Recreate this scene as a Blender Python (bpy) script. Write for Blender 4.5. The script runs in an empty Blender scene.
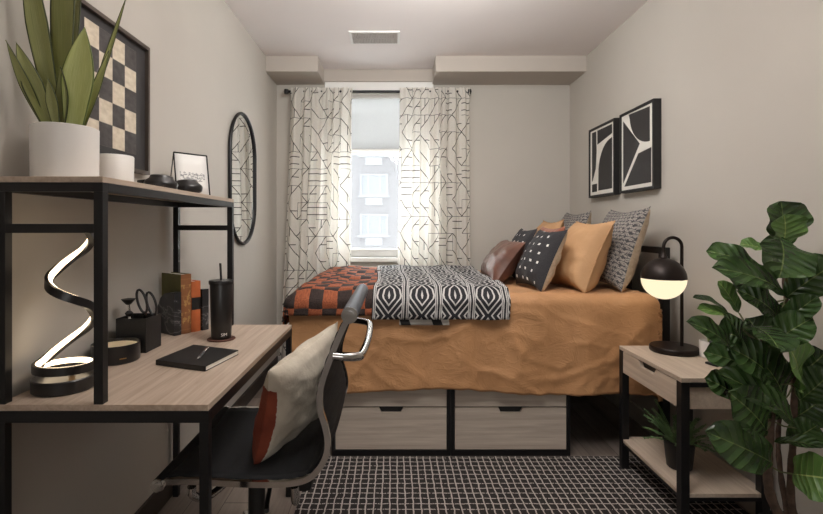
import bpy, bmesh, math, random
from mathutils import Vector, Matrix, Euler, noise
random.seed(7)
sc = bpy.context.scene
col = sc.collection
PI = math.pi

# ------------------------------------------------------------------ camera, world, lights, exposure
cam_d = bpy.data.cameras.new('camera'); cam = bpy.data.objects.new('camera', cam_d); col.objects.link(cam)
cam.location = (0, 0, 1.22); cam.rotation_euler = (PI/2, 0, 0)
cam_d.sensor_width = 36; cam_d.lens = 480*36/823
cam_d.shift_x = .02175; cam_d.shift_y = -.03645
cam_d.clip_start = .02; cam_d.clip_end = 200
sc.camera = cam
vs = sc.view_settings
vs.view_transform = 'Standard'; vs.look = 'None'; vs.gamma = 1; vs.use_curve_mapping = False
vs.exposure = 0.0
world = bpy.data.worlds.new('world'); sc.world = world; world.use_nodes = True
wn = world.node_tree
bg = wn.nodes['Background']; bg.inputs[0].default_value = (.96, .98, 1.0, 1); bg.inputs[1].default_value = 8.0

def area(name, loc, rot, size, power, color, shape='DISK', size_y=None):
    d = bpy.data.lights.new(name, 'AREA'); d.shape = shape; d.size = size
    if size_y: d.size_y = size_y
    d.energy = power; d.color = color
    o = bpy.data.objects.new(name, d); o.location = loc; o.rotation_euler = rot; col.objects.link(o)
    return o
def globe_light(name, loc, r, power, color):
    d = bpy.data.lights.new(name, 'POINT'); d.energy = power; d.color = color; d.shadow_soft_size = r
    o = bpy.data.objects.new(name, d); o.location = loc; col.objects.link(o)
area('back_wall_fill', (.25, 2.3, 2.5), (math.radians(70), 0, 0), .8, 18, (1, .985, .96))  # added fill with no fixture, lifts the back wall and the bed
area('behind_camera_fill', (.25, -3.5, 1.45), (PI/2, 0, 0), 1.9, 24, (1, .985, .96), 'RECTANGLE', 2.1)  # unseen soft fill added behind the camera, facing the back wall
area('mid_room_fill', (.25, 1.3, 2.5), (math.radians(68), 0, 0), .8, 21, (1, .985, .96))  # second added fill, no lamp there, aimed down the room
area('ceiling_fill', (.2, 1.45, 2.12), (PI, 0, 0), .5, 27, (1, .985, .96))  # added upward fill to brighten the ceiling; no pendant hangs here

# ------------------------------------------------------------------ small helpers
def rgb(r, g, b):
    f = lambda c: (c/255/12.92) if c/255 <= .04045 else ((c/255+.055)/1.055)**2.4
    return (f(r), f(g), f(b), 1)

def at(px, py, Y):
    return Vector(((px-393.6)*Y/480, Y, 1.22+(227-py)*Y/480))

class S:                                   # a node socket with arithmetic
    def __init__(s, n, k): s.n = n; s.k = k
    def _m(s, op, b=None, c=None, rev=False):
        nd = s.n.t.nodes.new('ShaderNodeMath'); nd.operation = op
        a = s
        args = [b, a] if rev else [a, b]
        if c is not None: args.append(c)
        for i, v in enumerate(args):
            if v is None: continue
            if isinstance(v, S): s.n.t.links.new(v.k, nd.inputs[i])
            else: nd.inputs[i].default_value = v
        return S(s.n, nd.outputs[0])
    def __add__(s, o): return s._m('ADD', o)
    def __radd__(s, o): return s._m('ADD', o)
    def __sub__(s, o): return s._m('SUBTRACT', o)
    def __rsub__(s, o): return s._m('SUBTRACT', o, rev=True)
    def __mul__(s, o): return s._m('MULTIPLY', o)
    def __rmul__(s, o): return s._m('MULTIPLY', o)
    def __truediv__(s, o): return s._m('DIVIDE', o)
    def floor(s): return s._m('FLOOR')
    def fract(s): return s._m('FRACT')
    def abs(s): return s._m('ABSOLUTE')
    def sin(s): return s._m('SINE')
    def lt(s, o): return s._m('LESS_THAN', o)
    def gt(s, o): return s._m('GREATER_THAN', o)
    def max(s, o): return s._m('MAXIMUM', o)
    def min(s, o): return s._m('MINIMUM', o)
    def mod(s, o): return s._m('FLOORED_MODULO', o)
    def pow(s, o): return s._m('POWER', o)
    def sqrt(s): return s._m('SQRT')

class NT:
    def __init__(s, t):
        s.t = t
        s.tc = t.nodes.new('ShaderNodeTexCoord')
    def vec(s, kind='Object', scale=None, loc=None, rot=None):
        o = S(s, s.tc.outputs[kind])
        if scale or loc or rot:
            m = s.t.nodes.new('ShaderNodeMapping'); s.t.links.new(o.k, m.inputs[0])
            if scale: m.inputs['Scale'].default_value = scale
            if loc: m.inputs['Location'].default_value = loc
            if rot: m.inputs['Rotation'].default_value = rot
            o = S(s, m.outputs[0])
        return o
    def xyz(s, v):
        n = s.t.nodes.new('ShaderNodeSeparateXYZ'); s.t.links.new(v.k, n.inputs[0])
        return [S(s, n.outputs[i]) for i in range(3)]
    def comb(s, x, y, z=0):
        n = s.t.nodes.new('ShaderNodeCombineXYZ')
        for i, v in enumerate((x, y, z)):
            if isinstance(v, S): s.t.links.new(v.k, n.inputs[i])
            else: n.inputs[i].default_value = v
        return S(s, n.outputs[0])
    def noise(s, v, scale=5, detail=3, rough=.5, dist=0):
        n = s.t.nodes.new('ShaderNodeTexNoise'); s.t.links.new(v.k, n.inputs['Vector'])
        n.inputs['Scale'].default_value = scale; n.inputs['Detail'].default_value = detail
        n.inputs['Roughness'].default_value = rough; n.inputs['Distortion'].default_value = dist
        return S(s, n.outputs[0])
    def white(s, v):
        n = s.t.nodes.new('ShaderNodeTexWhiteNoise'); n.noise_dimensions = '3D'
        s.t.links.new(v.k, n.inputs[0]); return S(s, n.outputs[0])
    def voro(s, v, scale=5, feature='F1'):
        n = s.t.nodes.new('ShaderNodeTexVoronoi'); n.feature = feature
        s.t.links.new(v.k, n.inputs['Vector']); n.inputs['Scale'].default_value = scale
        return S(s, n.outputs['Distance'])
    def ramp(s, f, stops):
        n = s.t.nodes.new('ShaderNodeValToRGB'); s.t.links.new(f.k, n.inputs[0])
        e = n.color_ramp.elements
        while len(e) < len(stops): e.new(.5)
        for el, (p, c) in zip(e, stops): el.position = p; el.color = c
        return S(s, n.outputs[0])
    def mix(s, f, a, b):
        n = s.t.nodes.new('ShaderNodeMix'); n.data_type = 'RGBA'
        for i, v in ((0, f), (6, a), (7, b)):
            if isinstance(v, S): s.t.links.new(v.k, n.inputs[i])
            else: n.inputs[i].default_value = v
        return S(s, n.outputs[2])
    def bump(s, h, strength=.3, dist=.01):
        n = s.t.nodes.new('ShaderNodeBump'); s.t.links.new(h.k, n.inputs['Height'])
        n.inputs['Strength'].default_value = strength; n.inputs['Distance'].default_value = dist
        return S(s, n.outputs[0])
    def put(s, node, key, v):
        if isinstance(v, S): s.t.links.new(v.k, node.inputs[key])
        else: node.inputs[key].default_value = v
    def bsdf(s, color, rough=.5, metal=0, normal=None, **kw):
        n = s.t.nodes.new('ShaderNodeBsdfPrincipled')
        s.put(n, 'Base Color', color); s.put(n, 'Roughness', rough); s.put(n, 'Metallic', metal)
        if normal is not None: s.put(n, 'Normal', normal)
        for k, v in kw.items(): s.put(n, k.replace('_', ' '), v)
        return S(s, n.outputs[0])
    def sh(s, kind, color=None, normal=None, **kw):
        n = s.t.nodes.new('ShaderNode'+kind)
        if color is not None: s.put(n, 0, color)
        if normal is not None: s.put(n, 'Normal', normal)
        for k, v in kw.items(): s.put(n, k, v)
        return S(s, n.outputs[0])
    def mixsh(s, f, a, b):
        n = s.t.nodes.new('ShaderNodeMixShader')
        s.put(n, 0, f); s.t.links.new(a.k, n.inputs[1]); s.t.links.new(b.k, n.inputs[2])
        return S(s, n.outputs[0])

MATS = {}
def mat(name, fn):
    m = bpy.data.materials.new(name); m.use_nodes = True
    t = m.node_tree; t.nodes.clear()
    out = t.nodes.new('ShaderNodeOutputMaterial')
    r = fn(NT(t)); t.links.new(r.k, out.inputs[0])
    MATS[name] = m
    return m
def plain(name, c, rough=.5, metal=0, var=.08, scale=12, bump=0, bscale=200, **kw):
    def fn(n):
        v = n.vec()
        f = n.noise(v, scale, 3)
        c1 = tuple(x*(1-var) for x in c[:3])+(1,); c2 = tuple(min(1, x*(1+var)) for x in c[:3])+(1,)
        nm = n.bump(n.noise(v, bscale, 2), bump, .002) if bump else None
        return n.bsdf(n.ramp(f, [(.3, c1), (.7, c2)]), rough, metal, nm, **kw)
    return mat(name, fn)
def wood(name, c1, c2, axis, rough=.5):
    def fn(n):
        sc_ = [28, 28, 28]; sc_[axis] = 1.6
        f = n.noise(n.vec(scale=tuple(sc_)), 1.6, 5, .6, .5)
        sc2 = [130, 130, 130]; sc2[axis] = 3
        g = n.noise(n.vec(scale=tuple(sc2)), 1.0, 2)
        h = f*.72+g*.28
        return n.bsdf(n.ramp(h, [(.32, c1), (.52, tuple((a+b)/2 for a, b in zip(c1, c2))), (.68, c2)]), rough, 0, n.bump(h, .08, .002))
    return mat(name, fn)

# ------------------------------------------------------------------ mesh builder
class MB:
    def __init__(s): s.b = bmesh.new(); s.uv = s.b.loops.layers.uv.new('UVMap'); s.mi = 0
    def box(s, c, d, rot=None, bev=0):
        r = bmesh.ops.create_cube(s.b, size=1)
        vs_ = r['verts']
        M = Matrix.Translation(Vector(c)) @ (rot.to_matrix().to_4x4() if rot else Matrix.Identity(4)) @ Matrix.Diagonal((*d, 1))
        bmesh.ops.transform(s.b, matrix=M, verts=vs_)
        fs = {f for v in vs_ for f in v.link_faces}
        for f in fs: f.material_index = s.mi
        if bev:
            es = list({e for f in fs for e in f.edges})
            bmesh.ops.bevel(s.b, geom=es, offset=bev, segments=2, affect='EDGES', profile=.6)
        return s
    def b2(s, x0, x1, y0, y1, z0, z1, bev=0):
        return s.box(((x0+x1)/2, (y0+y1)/2, (z0+z1)/2), (abs(x1-x0), abs(y1-y0), abs(z1-z0)), None, bev)
    def grid(s, fn, nu, nv, closeu=False, closev=False, uvf=None, flip=False):
        P = [[s.b.verts.new(fn(i/(nu if closeu else nu), j/nv)) for j in range(nv+(0 if closev else 1))] for i in range(nu+(0 if closeu else 1))]
        NU, NV = len(P), len(P[0])
        for i in range(nu):
            for j in range(nv):
                q = [P[i][j], P[(i+1) % NU][j], P[(i+1) % NU][(j+1) % NV], P[i][(j+1) % NV]]
                uvs = [(i/nu, j/nv), ((i+1)/nu, j/nv), ((i+1)/nu, (j+1)/nv), (i/nu, (j+1)/nv)]
                if flip: q.reverse(); uvs.reverse()
                try: f = s.b.faces.new(q)
                except ValueError: continue
                f.smooth = True; f.material_index = s.mi
                for l, u in zip(f.loops, uvs): l[s.uv].uv = uvf(*u) if uvf else u
        return P
    def tube(s, pts, r, n=10, cap=True, closed=False):
        pts = [Vector(p) for p in pts]; m = len(pts)
        rs = r if isinstance(r, (list, tuple)) else [r]*m
        rings = []; prev = None
        for i, p in enumerate(pts):
            a = pts[(i-1) % m] if (closed or i > 0) else p
            b = pts[(i+1) % m] if (closed or i < m-1) else p
            t = (b-a).normalized()
            if prev is None:
                u = t.orthogonal().normalized()
            else:
                u = (prev-t*prev.dot(t)).normalized()
            prev = u; w = t.cross(u)
            rings.append([s.b.verts.new(p+(u*math.cos(2*PI*k/n)+w*math.sin(2*PI*k/n))*rs[i]) for k in range(n)])
        for i in range(m if closed else m-1):
            A, B = rings[i], rings[(i+1) % m]
            for k in range(n):
                f = s.b.faces.new((A[k], A[(k+1) % n], B[(k+1) % n], B[k])); f.smooth = True; f.material_index = s.mi
        if cap and not closed:
            for R in (rings[0][::-1], rings[-1]):
                f = s.b.faces.new(R); f.material_index = s.mi
        return s
    def sweep(s, pts, wid, hei, side):
        """rectangular bar: wid along the fixed side vector, hei across"""
        pts = [Vector(p) for p in pts]; side = Vector(side).normalized(); rings = []
        for i, p in enumerate(pts):
            t = (pts[min(i+1, len(pts)-1)]-pts[max(i-1, 0)]).normalized(); nrm = t.cross(side).normalized()
            rings.append([s.b.verts.new(p+side*a*wid/2+nrm*b*hei/2) for a, b in ((-1, -1), (1, -1), (1, 1), (-1, 1))])
        for A, B in zip(rings, rings[1:]):
            for k in range(4):
                f = s.b.faces.new((A[k], A[(k+1) % 4], B[(k+1) % 4], B[k])); f.smooth = False; f.material_index = s.mi
        s.b.faces.new(rings[0][::-1]); s.b.faces.new(rings[-1])
        return s
    def lathe(s, prof, c=(0, 0, 0), n=40):
        c = Vector(c); rings = []
        for r, z in prof:
            if r < 1e-6: rings.append([s.b.verts.new(c+Vector((0, 0, z)))])
            else: rings.append([s.b.verts.new(c+Vector((r*math.cos(2*PI*k/n), r*math.sin(2*PI*k/n), z))) for k in range(n)])
        for A, B in zip(rings, rings[1:]):
            for k in range(n):
                k2 = (k+1) % n
                if len(A) == 1 and len(B) == 1: continue
                if len(A) == 1: q = (A[0], B[k2], B[k])
                elif len(B) == 1: q = (A[k], A[k2], B[0])
                else: q = (A[k], A[k2], B[k2], B[k])
                f = s.b.faces.new(q); f.smooth = True; f.material_index = s.mi
        return s
    def cyl(s, p0, p1, r, n=20): return s.tube([p0, p1], r, n)
    def prism(s, poly, t, M):
        """poly in local xy, thickness t along local z, transformed by M"""
        a = [s.b.verts.new(M @ Vector((x, y, 0))) for x, y in poly]
        b = [s.b.verts.new(M @ Vector((x, y, t))) for x, y in poly]
        s.b.faces.new(a[::-1]); s.b.faces.new(b)
        n = len(poly)
        for i in range(n): s.b.faces.new((a[i], a[(i+1) % n], b[(i+1) % n], b[i]))
        for v in a+b:
            for f in v.link_faces: f.material_index = s.mi
        return s
    def build(s, name, m, parent=None, world=True, fixn=True, sharp=40, kind=None, label=None):
        if parent is not None and world:
            s.b.transform(WM[parent.name].inverted())
        if fixn: bmesh.ops.recalc_face_normals(s.b, faces=s.b.faces[:])
        for e in s.b.edges:
            if len(e.link_faces) == 2 and e.calc_face_angle(0) > math.radians(sharp): e.smooth = False
        me = bpy.data.meshes.new(name); s.b.to_mesh(me); s.b.free()
        for mm in (m if isinstance(m, (list, tuple)) else [m]):
            me.materials.append(MATS[mm] if isinstance(mm, str) else mm)
        o = bpy.data.objects.new(name, me); col.objects.link(o)
        if parent is not None: o.parent = parent
        WM[o.name] = WM[parent.name].copy() if parent is not None else Matrix.Identity(4)
        if kind: o['kind'] = kind
        if label: o['label'] = label
        return o
WM = {}
def thing(name, label, cat, loc=(0, 0, 0), rot=(0, 0, 0), group=None):
    o = bpy.data.objects.new(name, None); o.empty_display_size = .05; col.objects.link(o)
    o.location = loc; o.rotation_euler = rot
    WM[o.name] = Matrix.LocRotScale(Vector(loc), Euler(rot), None)
    o['label'] = label; o['category'] = cat
    if group: o['group'] = group
    return o
def tag(o, label, cat, group=None, kind=None):
    o['label'] = label; o['category'] = cat
    if group: o['group'] = group
    if kind: o['kind'] = kind
    return o

# ------------------------------------------------------------------ materials
plain('wall_paint', rgb(189, 183, 174), .85, 0, .015, 3, .05, 300)
plain('ceiling_paint', rgb(232, 224, 221), .9, 0, .01, 3)
plain('soffit_paint', rgb(186, 177, 168), .85, 0, .015, 3)
plain('white_trim', rgb(232, 230, 226), .5, 0, .02)
plain('dark_base', rgb(62, 54, 48), .5, 0, .1)
plain('vent_grey', rgb(190, 182, 176), .5, 0, .03)
plain('black_metal', rgb(26, 25, 26), .42, .3, .1, 30)
plain('black_matte', rgb(24, 23, 23), .55, 0, .12, 20)
plain('black_satin', rgb(30, 28, 28), .3, 0, .08, 20)
plain('bronze', rgb(40, 32, 29), .38, .6, .1, 30)
plain('chrome', rgb(205, 203, 200), .12, 1, .03)
plain('white_ceramic', rgb(226, 222, 216), .35, 0, .02)
plain('brown_metal', rgb(92, 82, 74), .4, .5, .06)
wood('desk_wood', rgb(164, 143, 124), rgb(200, 182, 164), 1)
wood('stand_wood', rgb(178, 160, 142), rgb(208, 192, 174), 1)
wood('drawer_wood', rgb(172, 158, 144), rgb(206, 194, 180), 0)
plain('mesh_black', rgb(9, 11, 15), .8, 0, .1, 40, .3, 500)
plain('roll_grey', rgb(62, 66, 76), .42, 0, .06, 40, .2, 400)  # blue-grey tint puts the window's reflection into the top roll's colour
plain('soil', rgb(50, 38, 30), .95, 0, .4, 60, .8, 90)
plain('paper', rgb(236, 232, 222), .8, 0, .03, 40)

def f_floor(n):
    x, y, z = n.xyz(n.vec())
    row = (x/.15).floor()
    off = n.white(n.comb(row, 3.3))
    yy = y/1.1+off
    pid = n.white(n.comb(row, yy.floor(), 1.7))
    g = n.noise(n.vec(scale=(30, 2, 1)), 2, 5, .6, .4)
    seam = ((x/.15).fract().lt(.02)).max(yy.fract().lt(.004))
    c = n.ramp(g*.7+pid*.3, [(.25, rgb(112, 100, 92)), (.75, rgb(150, 138, 128))])
    return n.bsdf(n.mix(seam, c, rgb(70, 60, 54)), .5)
mat('vinyl_plank', f_floor)

def f_rug(n):
    x, y, z = n.xyz(n.vec())
    w1 = n.noise(n.vec(), 22, 2)-.5; w2 = n.noise(n.vec(loc=(3, 1, 0)), 22, 2)-.5
    xx = (x+w1*.012)/.0345; yy = (y+w2*.012)/.0415
    lx = (xx.fract()-.5).abs().lt(.085)
    dash = n.noise(n.vec(scale=(1, .4, 1)), 160, 1).gt(.40)
    ly = (yy.fract()-.5).abs().lt(.072)*dash
    line = lx.max(ly)
    f = n.noise(n.vec(), 260, 2)
    black = n.ramp(f, [(.3, rgb(16, 14, 14)), (.7, rgb(44, 38, 37))])
    white = n.ramp(f, [(.3, rgb(158, 150, 144)), (.7, rgb(205, 198, 192))])
    h = f*.6+line*.6
    return n.bsdf(n.mix(line, black, white), .95, 0, n.bump(h, .6, .006))
mat('rug_weave', f_rug)

def f_curtain(n):
    u, v, _ = n.xyz(n.vec('UV'))
    cx = u/.128; cy = v/.142
    ix, iy = cx.floor(), cy.floor(); fx, fy = cx.fract(), cy.fract()
    r = n.white(n.comb(ix, iy, 5.0)); r2 = n.white(n.comb(ix, iy, 9.0))
    W = .024
    d1 = ((fx-fy).abs()).lt(W*1.4); d2 = ((fx+fy-1.0).abs()).lt(W*1.4)
    isA = r.lt(.45); isB = r.gt(.55); isC = (1-isA-isB)
    hl = ((fy-.3).abs().lt(W)).max((fy-.72).abs().lt(W))
    vl = ((fx-.5).abs()).lt(W)
    upper = (fx-fy).lt(0); upperB = (fx+fy).gt(1)
    # inside the triangles: one or two stub lines
    stubA = vl*upper*r2.gt(.55)+((fy-.5).abs().lt(W))*(1-upper)*r2.lt(.4)
    stubB = ((fy-.5).abs().lt(W))*upperB*r2.gt(.55)+vl*(1-upperB)*r2.lt(.4)
    inner = isA*(d1.max(stubA))+isB*(d2.max(stubB))+isC*hl
    e1 = (fx.lt(W*.9))*(r2.gt(.75)); e2 = (fy.lt(W))*(r.gt(.45))
    line = (inner.max(e1)).max(e2).min(1.0)
    weave = n.noise(n.vec('UV', scale=(1, .15, 1)), 500, 2)
    base = n.ramp(weave, [(.3, rgb(228, 223, 214)), (.7, rgb(244, 240, 232))])
    c = n.mix(line, base, rgb(52, 47, 44))
    d = n.sh('BsdfDiffuse', c); t = n.sh('BsdfTranslucent', c)
    tr = n.sh('BsdfTransparent', (1, 1, 1, 1))
    a = n.mixsh(.34, d, t)
    return n.mixsh((1-line)*.06, a, tr)
mat('curtain_cloth', f_curtain)

def f_blind(n):
    c = n.ramp(n.noise(n.vec(scale=(1, 1, 1)), 400, 1), [(.3, rgb(168, 167, 166)), (.7, rgb(178, 177, 176))])
    a = n.mixsh(.6, n.sh('BsdfDiffuse', c), n.sh('BsdfTranslucent', c))
    return n.mixsh(.12, a, n.sh('BsdfTransparent', (1, 1, 1, 1)))
mat('blind_cloth', f_blind)
def f_glass(n):
    return n.mixsh(.012, n.sh('BsdfTransparent', (.96, .98, .98, 1)), n.sh('BsdfGlossy', (1, 1, 1, 1), Roughness=.02))
mat('window_glass', f_glass)
def f_screen(n):
    x, y, z = n.xyz(n.vec())
    c = rgb(225, 226, 230)
    a = n.mixsh(.8, n.sh('BsdfDiffuse', c), n.sh('BsdfTranslucent', c))
    return n.mixsh(.06, n.sh('BsdfTransparent', (1, 1, 1, 1)), a)
mat('insect_screen', f_screen)

def f_duvet(n):
    v = n.vec()
    a = n.noise(n.vec(scale=(1, 1, 1.6), rot=(0, .6, .5)), 7, 4, .6, 1.4)
    b = n.noise(v, 26, 3, .6, 1.0)
    ridge = 1-(a-.5).abs()*11
    h = ridge.max(0.0)*.7+b*.45
    c = n.ramp(n.noise(v, 6, 3), [(.3, rgb(180, 132, 88)), (.7, rgb(196, 146, 100))])
    return n.bsdf(c, .6, 0, n.bump(h, .19, .009), Sheen_Weight=.1)
mat('duvet_cloth', f_duvet)
def f_tan(n):
    v = n.vec()
    h = n.noise(v, 16, 4, .6, 1)+n.noise(v, 500, 1)*.3
    return n.bsdf(n.ramp(n.noise(v, 5, 3), [(.3, rgb(178, 138, 98)), (.7, rgb(196, 154, 112))]), .75, 0, n.bump(h, .35, .008))
mat('tan_linen', f_tan)
def f_oat(n):
    v = n.vec()
    h = n.noise(v, 14, 3, .5, 1)+n.noise(v, 400, 1)*.5
    return n.bsdf(n.ramp(n.noise(v, 60, 3), [(.3, rgb(186, 166, 142)), (.7, rgb(206, 188, 164))]), .85, 0, n.bump(h, .3, .006))
mat('oat_linen', f_oat)
def f_rust(n):
    v = n.vec()
    return n.bsdf(n.ramp(n.noise(v, 14, 3), [(.3, rgb(126, 66, 44)), (.7, rgb(166, 96, 66))]), .7, 0, n.bump(n.noise(v, 30, 3), .3, .006), Sheen_Weight=.3)
mat('rust_velvet', f_rust)
def f_leather(n):
    v = n.vec()
    u, w, _ = n.xyz(n.vec('UV'))
    seam = ((u-.5).abs()).lt(.006)
    c = n.ramp(n.noise(v, 9, 4), [(.3, rgb(84, 55, 45)), (.7, rgb(116, 78, 64))])
    return n.bsdf(n.mix(seam, c, rgb(60, 40, 34)), .38, 0, n.bump(n.voro(v, 160)*.4+n.noise(v, 10, 3)-seam*.8, .25, .008))
mat('brown_leather', f_leather)
def f_dots(n):
    u, v, _ = n.xyz(n.vec('UV'))
    cx = u*5.0+.1; cy = v*6.5
    row = cy.floor()
    cx = cx+row.mod(2)*.5
    jx = n.white(n.comb(cx.floor(), row, 2))*.16-.08
    fx = (cx.fract()-.5+jx).abs(); fy = (cy.fract()-.5).abs()
    dot = (fx.lt(.11))*(fy.lt(.13))*((u-.5).abs().lt(.40))
    f = n.noise(n.vec(), 300, 2)
    c = n.ramp(f, [(.3, rgb(38, 37, 40)), (.7, rgb(58, 56, 58))])
    return n.bsdf(n.mix(dot, c, rgb(222, 218, 212)), .9, 0, n.bump(f+dot, .4, .004))
mat('dotted_cloth', f_dots)
def f_scallop(n):
    u, v, _ = n.xyz(n.vec('UV'))
    cy = v*21; row = cy.floor(); cx = u*15+row.mod(2)*.5
    fx = cx.fract()-.5; fy = cy.fract()
    d = (fx*fx+(fy*.7-.1).pow(2)).sqrt()
    ring = ((d-.42).abs().lt(.09)).max((d-.2).abs().lt(.09))
    f = n.noise(n.vec('UV'), 60, 3)
    m = (ring*(f.gt(.42)))
    c = n.mix(m, rgb(74, 72, 74), rgb(156, 149, 142))
    return n.bsdf(c, .9, 0, n.bump(ring+f*.5, .3, .004))
mat('scallop_cloth', f_scallop)
def f_cream(n):
    u, v, _ = n.xyz(n.vec('UV'))
    f = n.noise(n.vec(), 12, 4)
    c = n.ramp(f, [(.3, rgb(188, 176, 158)), (.7, rgb(216, 206, 188))])
    return n.bsdf(c, .85, 0, n.bump(n.noise(n.vec(), 10, 4, .6, 1), .4, .012))
mat('cream_linen', f_cream)
def f_creamrust(n):
    u, v, _ = n.xyz(n.vec('UV'))
    f = n.noise(n.vec(), 12, 4); e = n.noise(n.vec(), 90, 2)
    c = n.ramp(f, [(.3, rgb(188, 176, 158)), (.7, rgb(216, 206, 188))])
    r = n.ramp(f, [(.3, rgb(122, 52, 34)), (.7, rgb(150, 72, 48))])
    m = (v+e*.03).lt(.80)*((u).gt(.45))
    return n.bsdf(n.mix(m, c, r), .85, 0, n.bump(e+f, .3, .008))
mat('cream_rust_cloth', f_creamrust)
def f_creamrust2(n):
    u, v, _ = n.xyz(n.vec('UV'))
    f = n.noise(n.vec(), 12, 4); e = n.noise(n.vec(), 90, 2)
    c = n.ramp(f, [(.3, rgb(196, 184, 166)), (.7, rgb(222, 212, 194))])
    r = n.ramp(f, [(.3, rgb(122, 52, 34)), (.7, rgb(150, 72, 48))])
    m = (v+e*.03).lt(.80)*((u+e*.01).gt(.972))
    return n.bsdf(n.mix(m, c, r), .85, 0, n.bump(n.noise(n.vec(), 10, 4, .6, 1)+e*.2, .4, .01))
mat('cream_rust_back', f_creamrust2)
def f_check(n):
    u, v, _ = n.xyz(n.vec('UV'))
    w = n.noise(n.vec('UV'), 14, 2)-.5
    cx = u/.074+w*.25; cy = v/.078+w*.25
    k = (cx.floor()+cy.floor()).mod(2).lt(.5)
    f = n.noise(n.vec('UV', scale=(1, 1, 1)), 130, 3)
    a = n.ramp(f, [(.3, rgb(128, 66, 40)), (.7, rgb(170, 94, 58))])
    b = n.ramp(f, [(.3, rgb(34, 25, 23)), (.7, rgb(58, 43, 38))])
    puff = ((cx.fract()-.5).abs().max((cy.fract()-.5).abs()))
    return n.bsdf(n.mix(k, a, b), .85, 0, n.bump(f*.5-puff.pow(3)*5, .7, .01))
mat('checked_fleece', f_check)
def f_throw(n):
    u, v, _ = n.xyz(n.vec('UV'))
    cw = .172
    cx = u/cw; fx = cx.fract()-.5
    cy = (v-2.49)/.19; fy = cy.fract()-.5
    d = fx.abs()/.42+fy.abs()/.5
    dia = ((d*2.4+.1).fract().lt(.30))*(d.lt(1.95))*(fx.abs().lt(.40))
    bord = ((fx.abs()-.455).abs().lt(.016))+((fx.abs()-.405).abs().lt(.014))
    zz = ((cy*6+ (fx*0)).fract()-.5).abs()
    line = (dia+bord).min(1.0)
    f = n.noise(n.vec('UV'), 260, 2)
    c = n.mix(line*(f.gt(.3)), n.ramp(f, [(.3, rgb(22, 22, 26)), (.7, rgb(42, 42, 47))]), rgb(196, 193, 190))
    return n.bsdf(c, .9, 0, n.bump(f+line*.8, .5, .005))
mat('diamond_knit', f_throw)
def f_throwback(n):
    u, v, _ = n.xyz(n.vec('UV'))
    k = ((u*6+v*2).fract()).lt(.3)
    return n.bsdf(n.mix(k, rgb(205, 200, 192), rgb(50, 48, 48)), .9)
mat('diamond_knit_back', f_throwback)

def f_fig(n):
    u, v, _ = n.xyz(n.vec('UV'))
    x = (v-.5).abs()
    mid = x.lt(.014)
    lat = ((u*6.5-x*3.0).fract()-.5).abs()
    vein = lat.lt(.05)*(x.lt(.44))
    f = n.noise(n.vec(), 9, 3)
    c = n.ramp(f, [(.3, rgb(38, 59, 32)), (.7, rgb(70, 98, 50))])
    c = n.mix(vein*.3, c, rgb(98, 126, 66)); c = n.mix(mid*.6, c, rgb(128, 146, 84))
    h = (lat*2).pow(.5)+f*.3-mid*.8
    return n.bsdf(c, .27, 0, n.bump(h, .8, .01), Specular_IOR_Level=.5)
mat('fig_leaf', f_fig)
def f_fig2(n):
    u, v, _ = n.xyz(n.vec('UV'))
    x = (v-.5).abs()
    mid = x.lt(.016)
    lat = ((u*6.5-x*3.0).fract()-.5).abs()
    vein = lat.lt(.05)*(x.lt(.44))
    f = n.noise(n.vec(), 9, 3)
    c = n.ramp(f, [(.3, rgb(70, 106, 46)), (.7, rgb(98, 134, 62))])
    c = n.mix(vein*.4, c, rgb(150, 172, 96)); c = n.mix(mid, c, rgb(168, 184, 112))
    return n.bsdf(c, .42, 0, n.bump((lat*2).pow(.5)-mid*.8, .5, .008), Transmission_Weight=0.0)
mat('fig_leaf_pale', f_fig2)
plain('fig_bark', rgb(84, 66, 54), .9, 0, .3, 50, .7, 60)
plain('fig_stalk', rgb(96, 100, 62), .7, 0, .15, 30)
def f_snake(n):
    u, v, _ = n.xyz(n.vec('UV'))
    edge = (v-.5).abs().gt(.455)
    f = n.noise(n.vec('UV', scale=(3, 26, 1)), 2, 3)
    c = n.ramp(f, [(.3, rgb(124, 128, 72)), (.7, rgb(156, 158, 98))])
    return n.bsdf(n.mix(edge, c, rgb(62, 70, 34)), .45, 0, n.bump(f, .15, .004))
mat('snake_leaf', f_snake)
def f_snake2(n):
    u, v, _ = n.xyz(n.vec('UV'))
    edge = (v-.5).abs().gt(.47)
    f = n.noise(n.vec('UV', scale=(3, 26, 1)), 2, 3)
    c = n.ramp(f, [(.3, rgb(178, 188, 106)), (.7, rgb(202, 208, 140))])
    return n.bsdf(n.mix(edge, c, rgb(92, 108, 46)), .45, 0, n.bump(f, .15, .004))
mat('snake_leaf_pale', f_snake2)
plain('fern_green', rgb(86, 116, 70), .6, 0, .25, 30)
plain('succulent_green', rgb(104, 112, 66), .6, 0, .25, 40)
def f_marble(n):
    v = n.vec()
    a = n.noise(n.vec(rot=(.4, .7, .2)), 5, 4, .55, 1.5)
    vein = ((a-.5).abs()*22)
    return n.bsdf(n.ramp(vein, [(0, rgb(120, 118, 118)), (.25, rgb(54, 54, 56)), (1, rgb(38, 38, 40))]), .3)
mat('dark_marble', f_marble)
def f_spine(n):
    v = n.vec()
    x, y, z = n.xyz(v)
    g = n.noise(n.vec(scale=(1, 1, .6)), 70, 2).gt(.56)*((z-.12).abs().lt(.085))
    bands = ((z/.035).fract()-.5).abs().lt(.05)
    return n.bsdf(n.mix(g*.6+bands*.2, rgb(136, 88, 54), rgb(190, 150, 92)), .5)
mat('gilt_spine', f_spine)
plain('green_cover', rgb(92, 88, 48), .7, 0, .12, 30, .2, 300)
plain('orange_cover', rgb(186, 98, 50), .65, 0, .1, 30, .2, 300)
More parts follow.
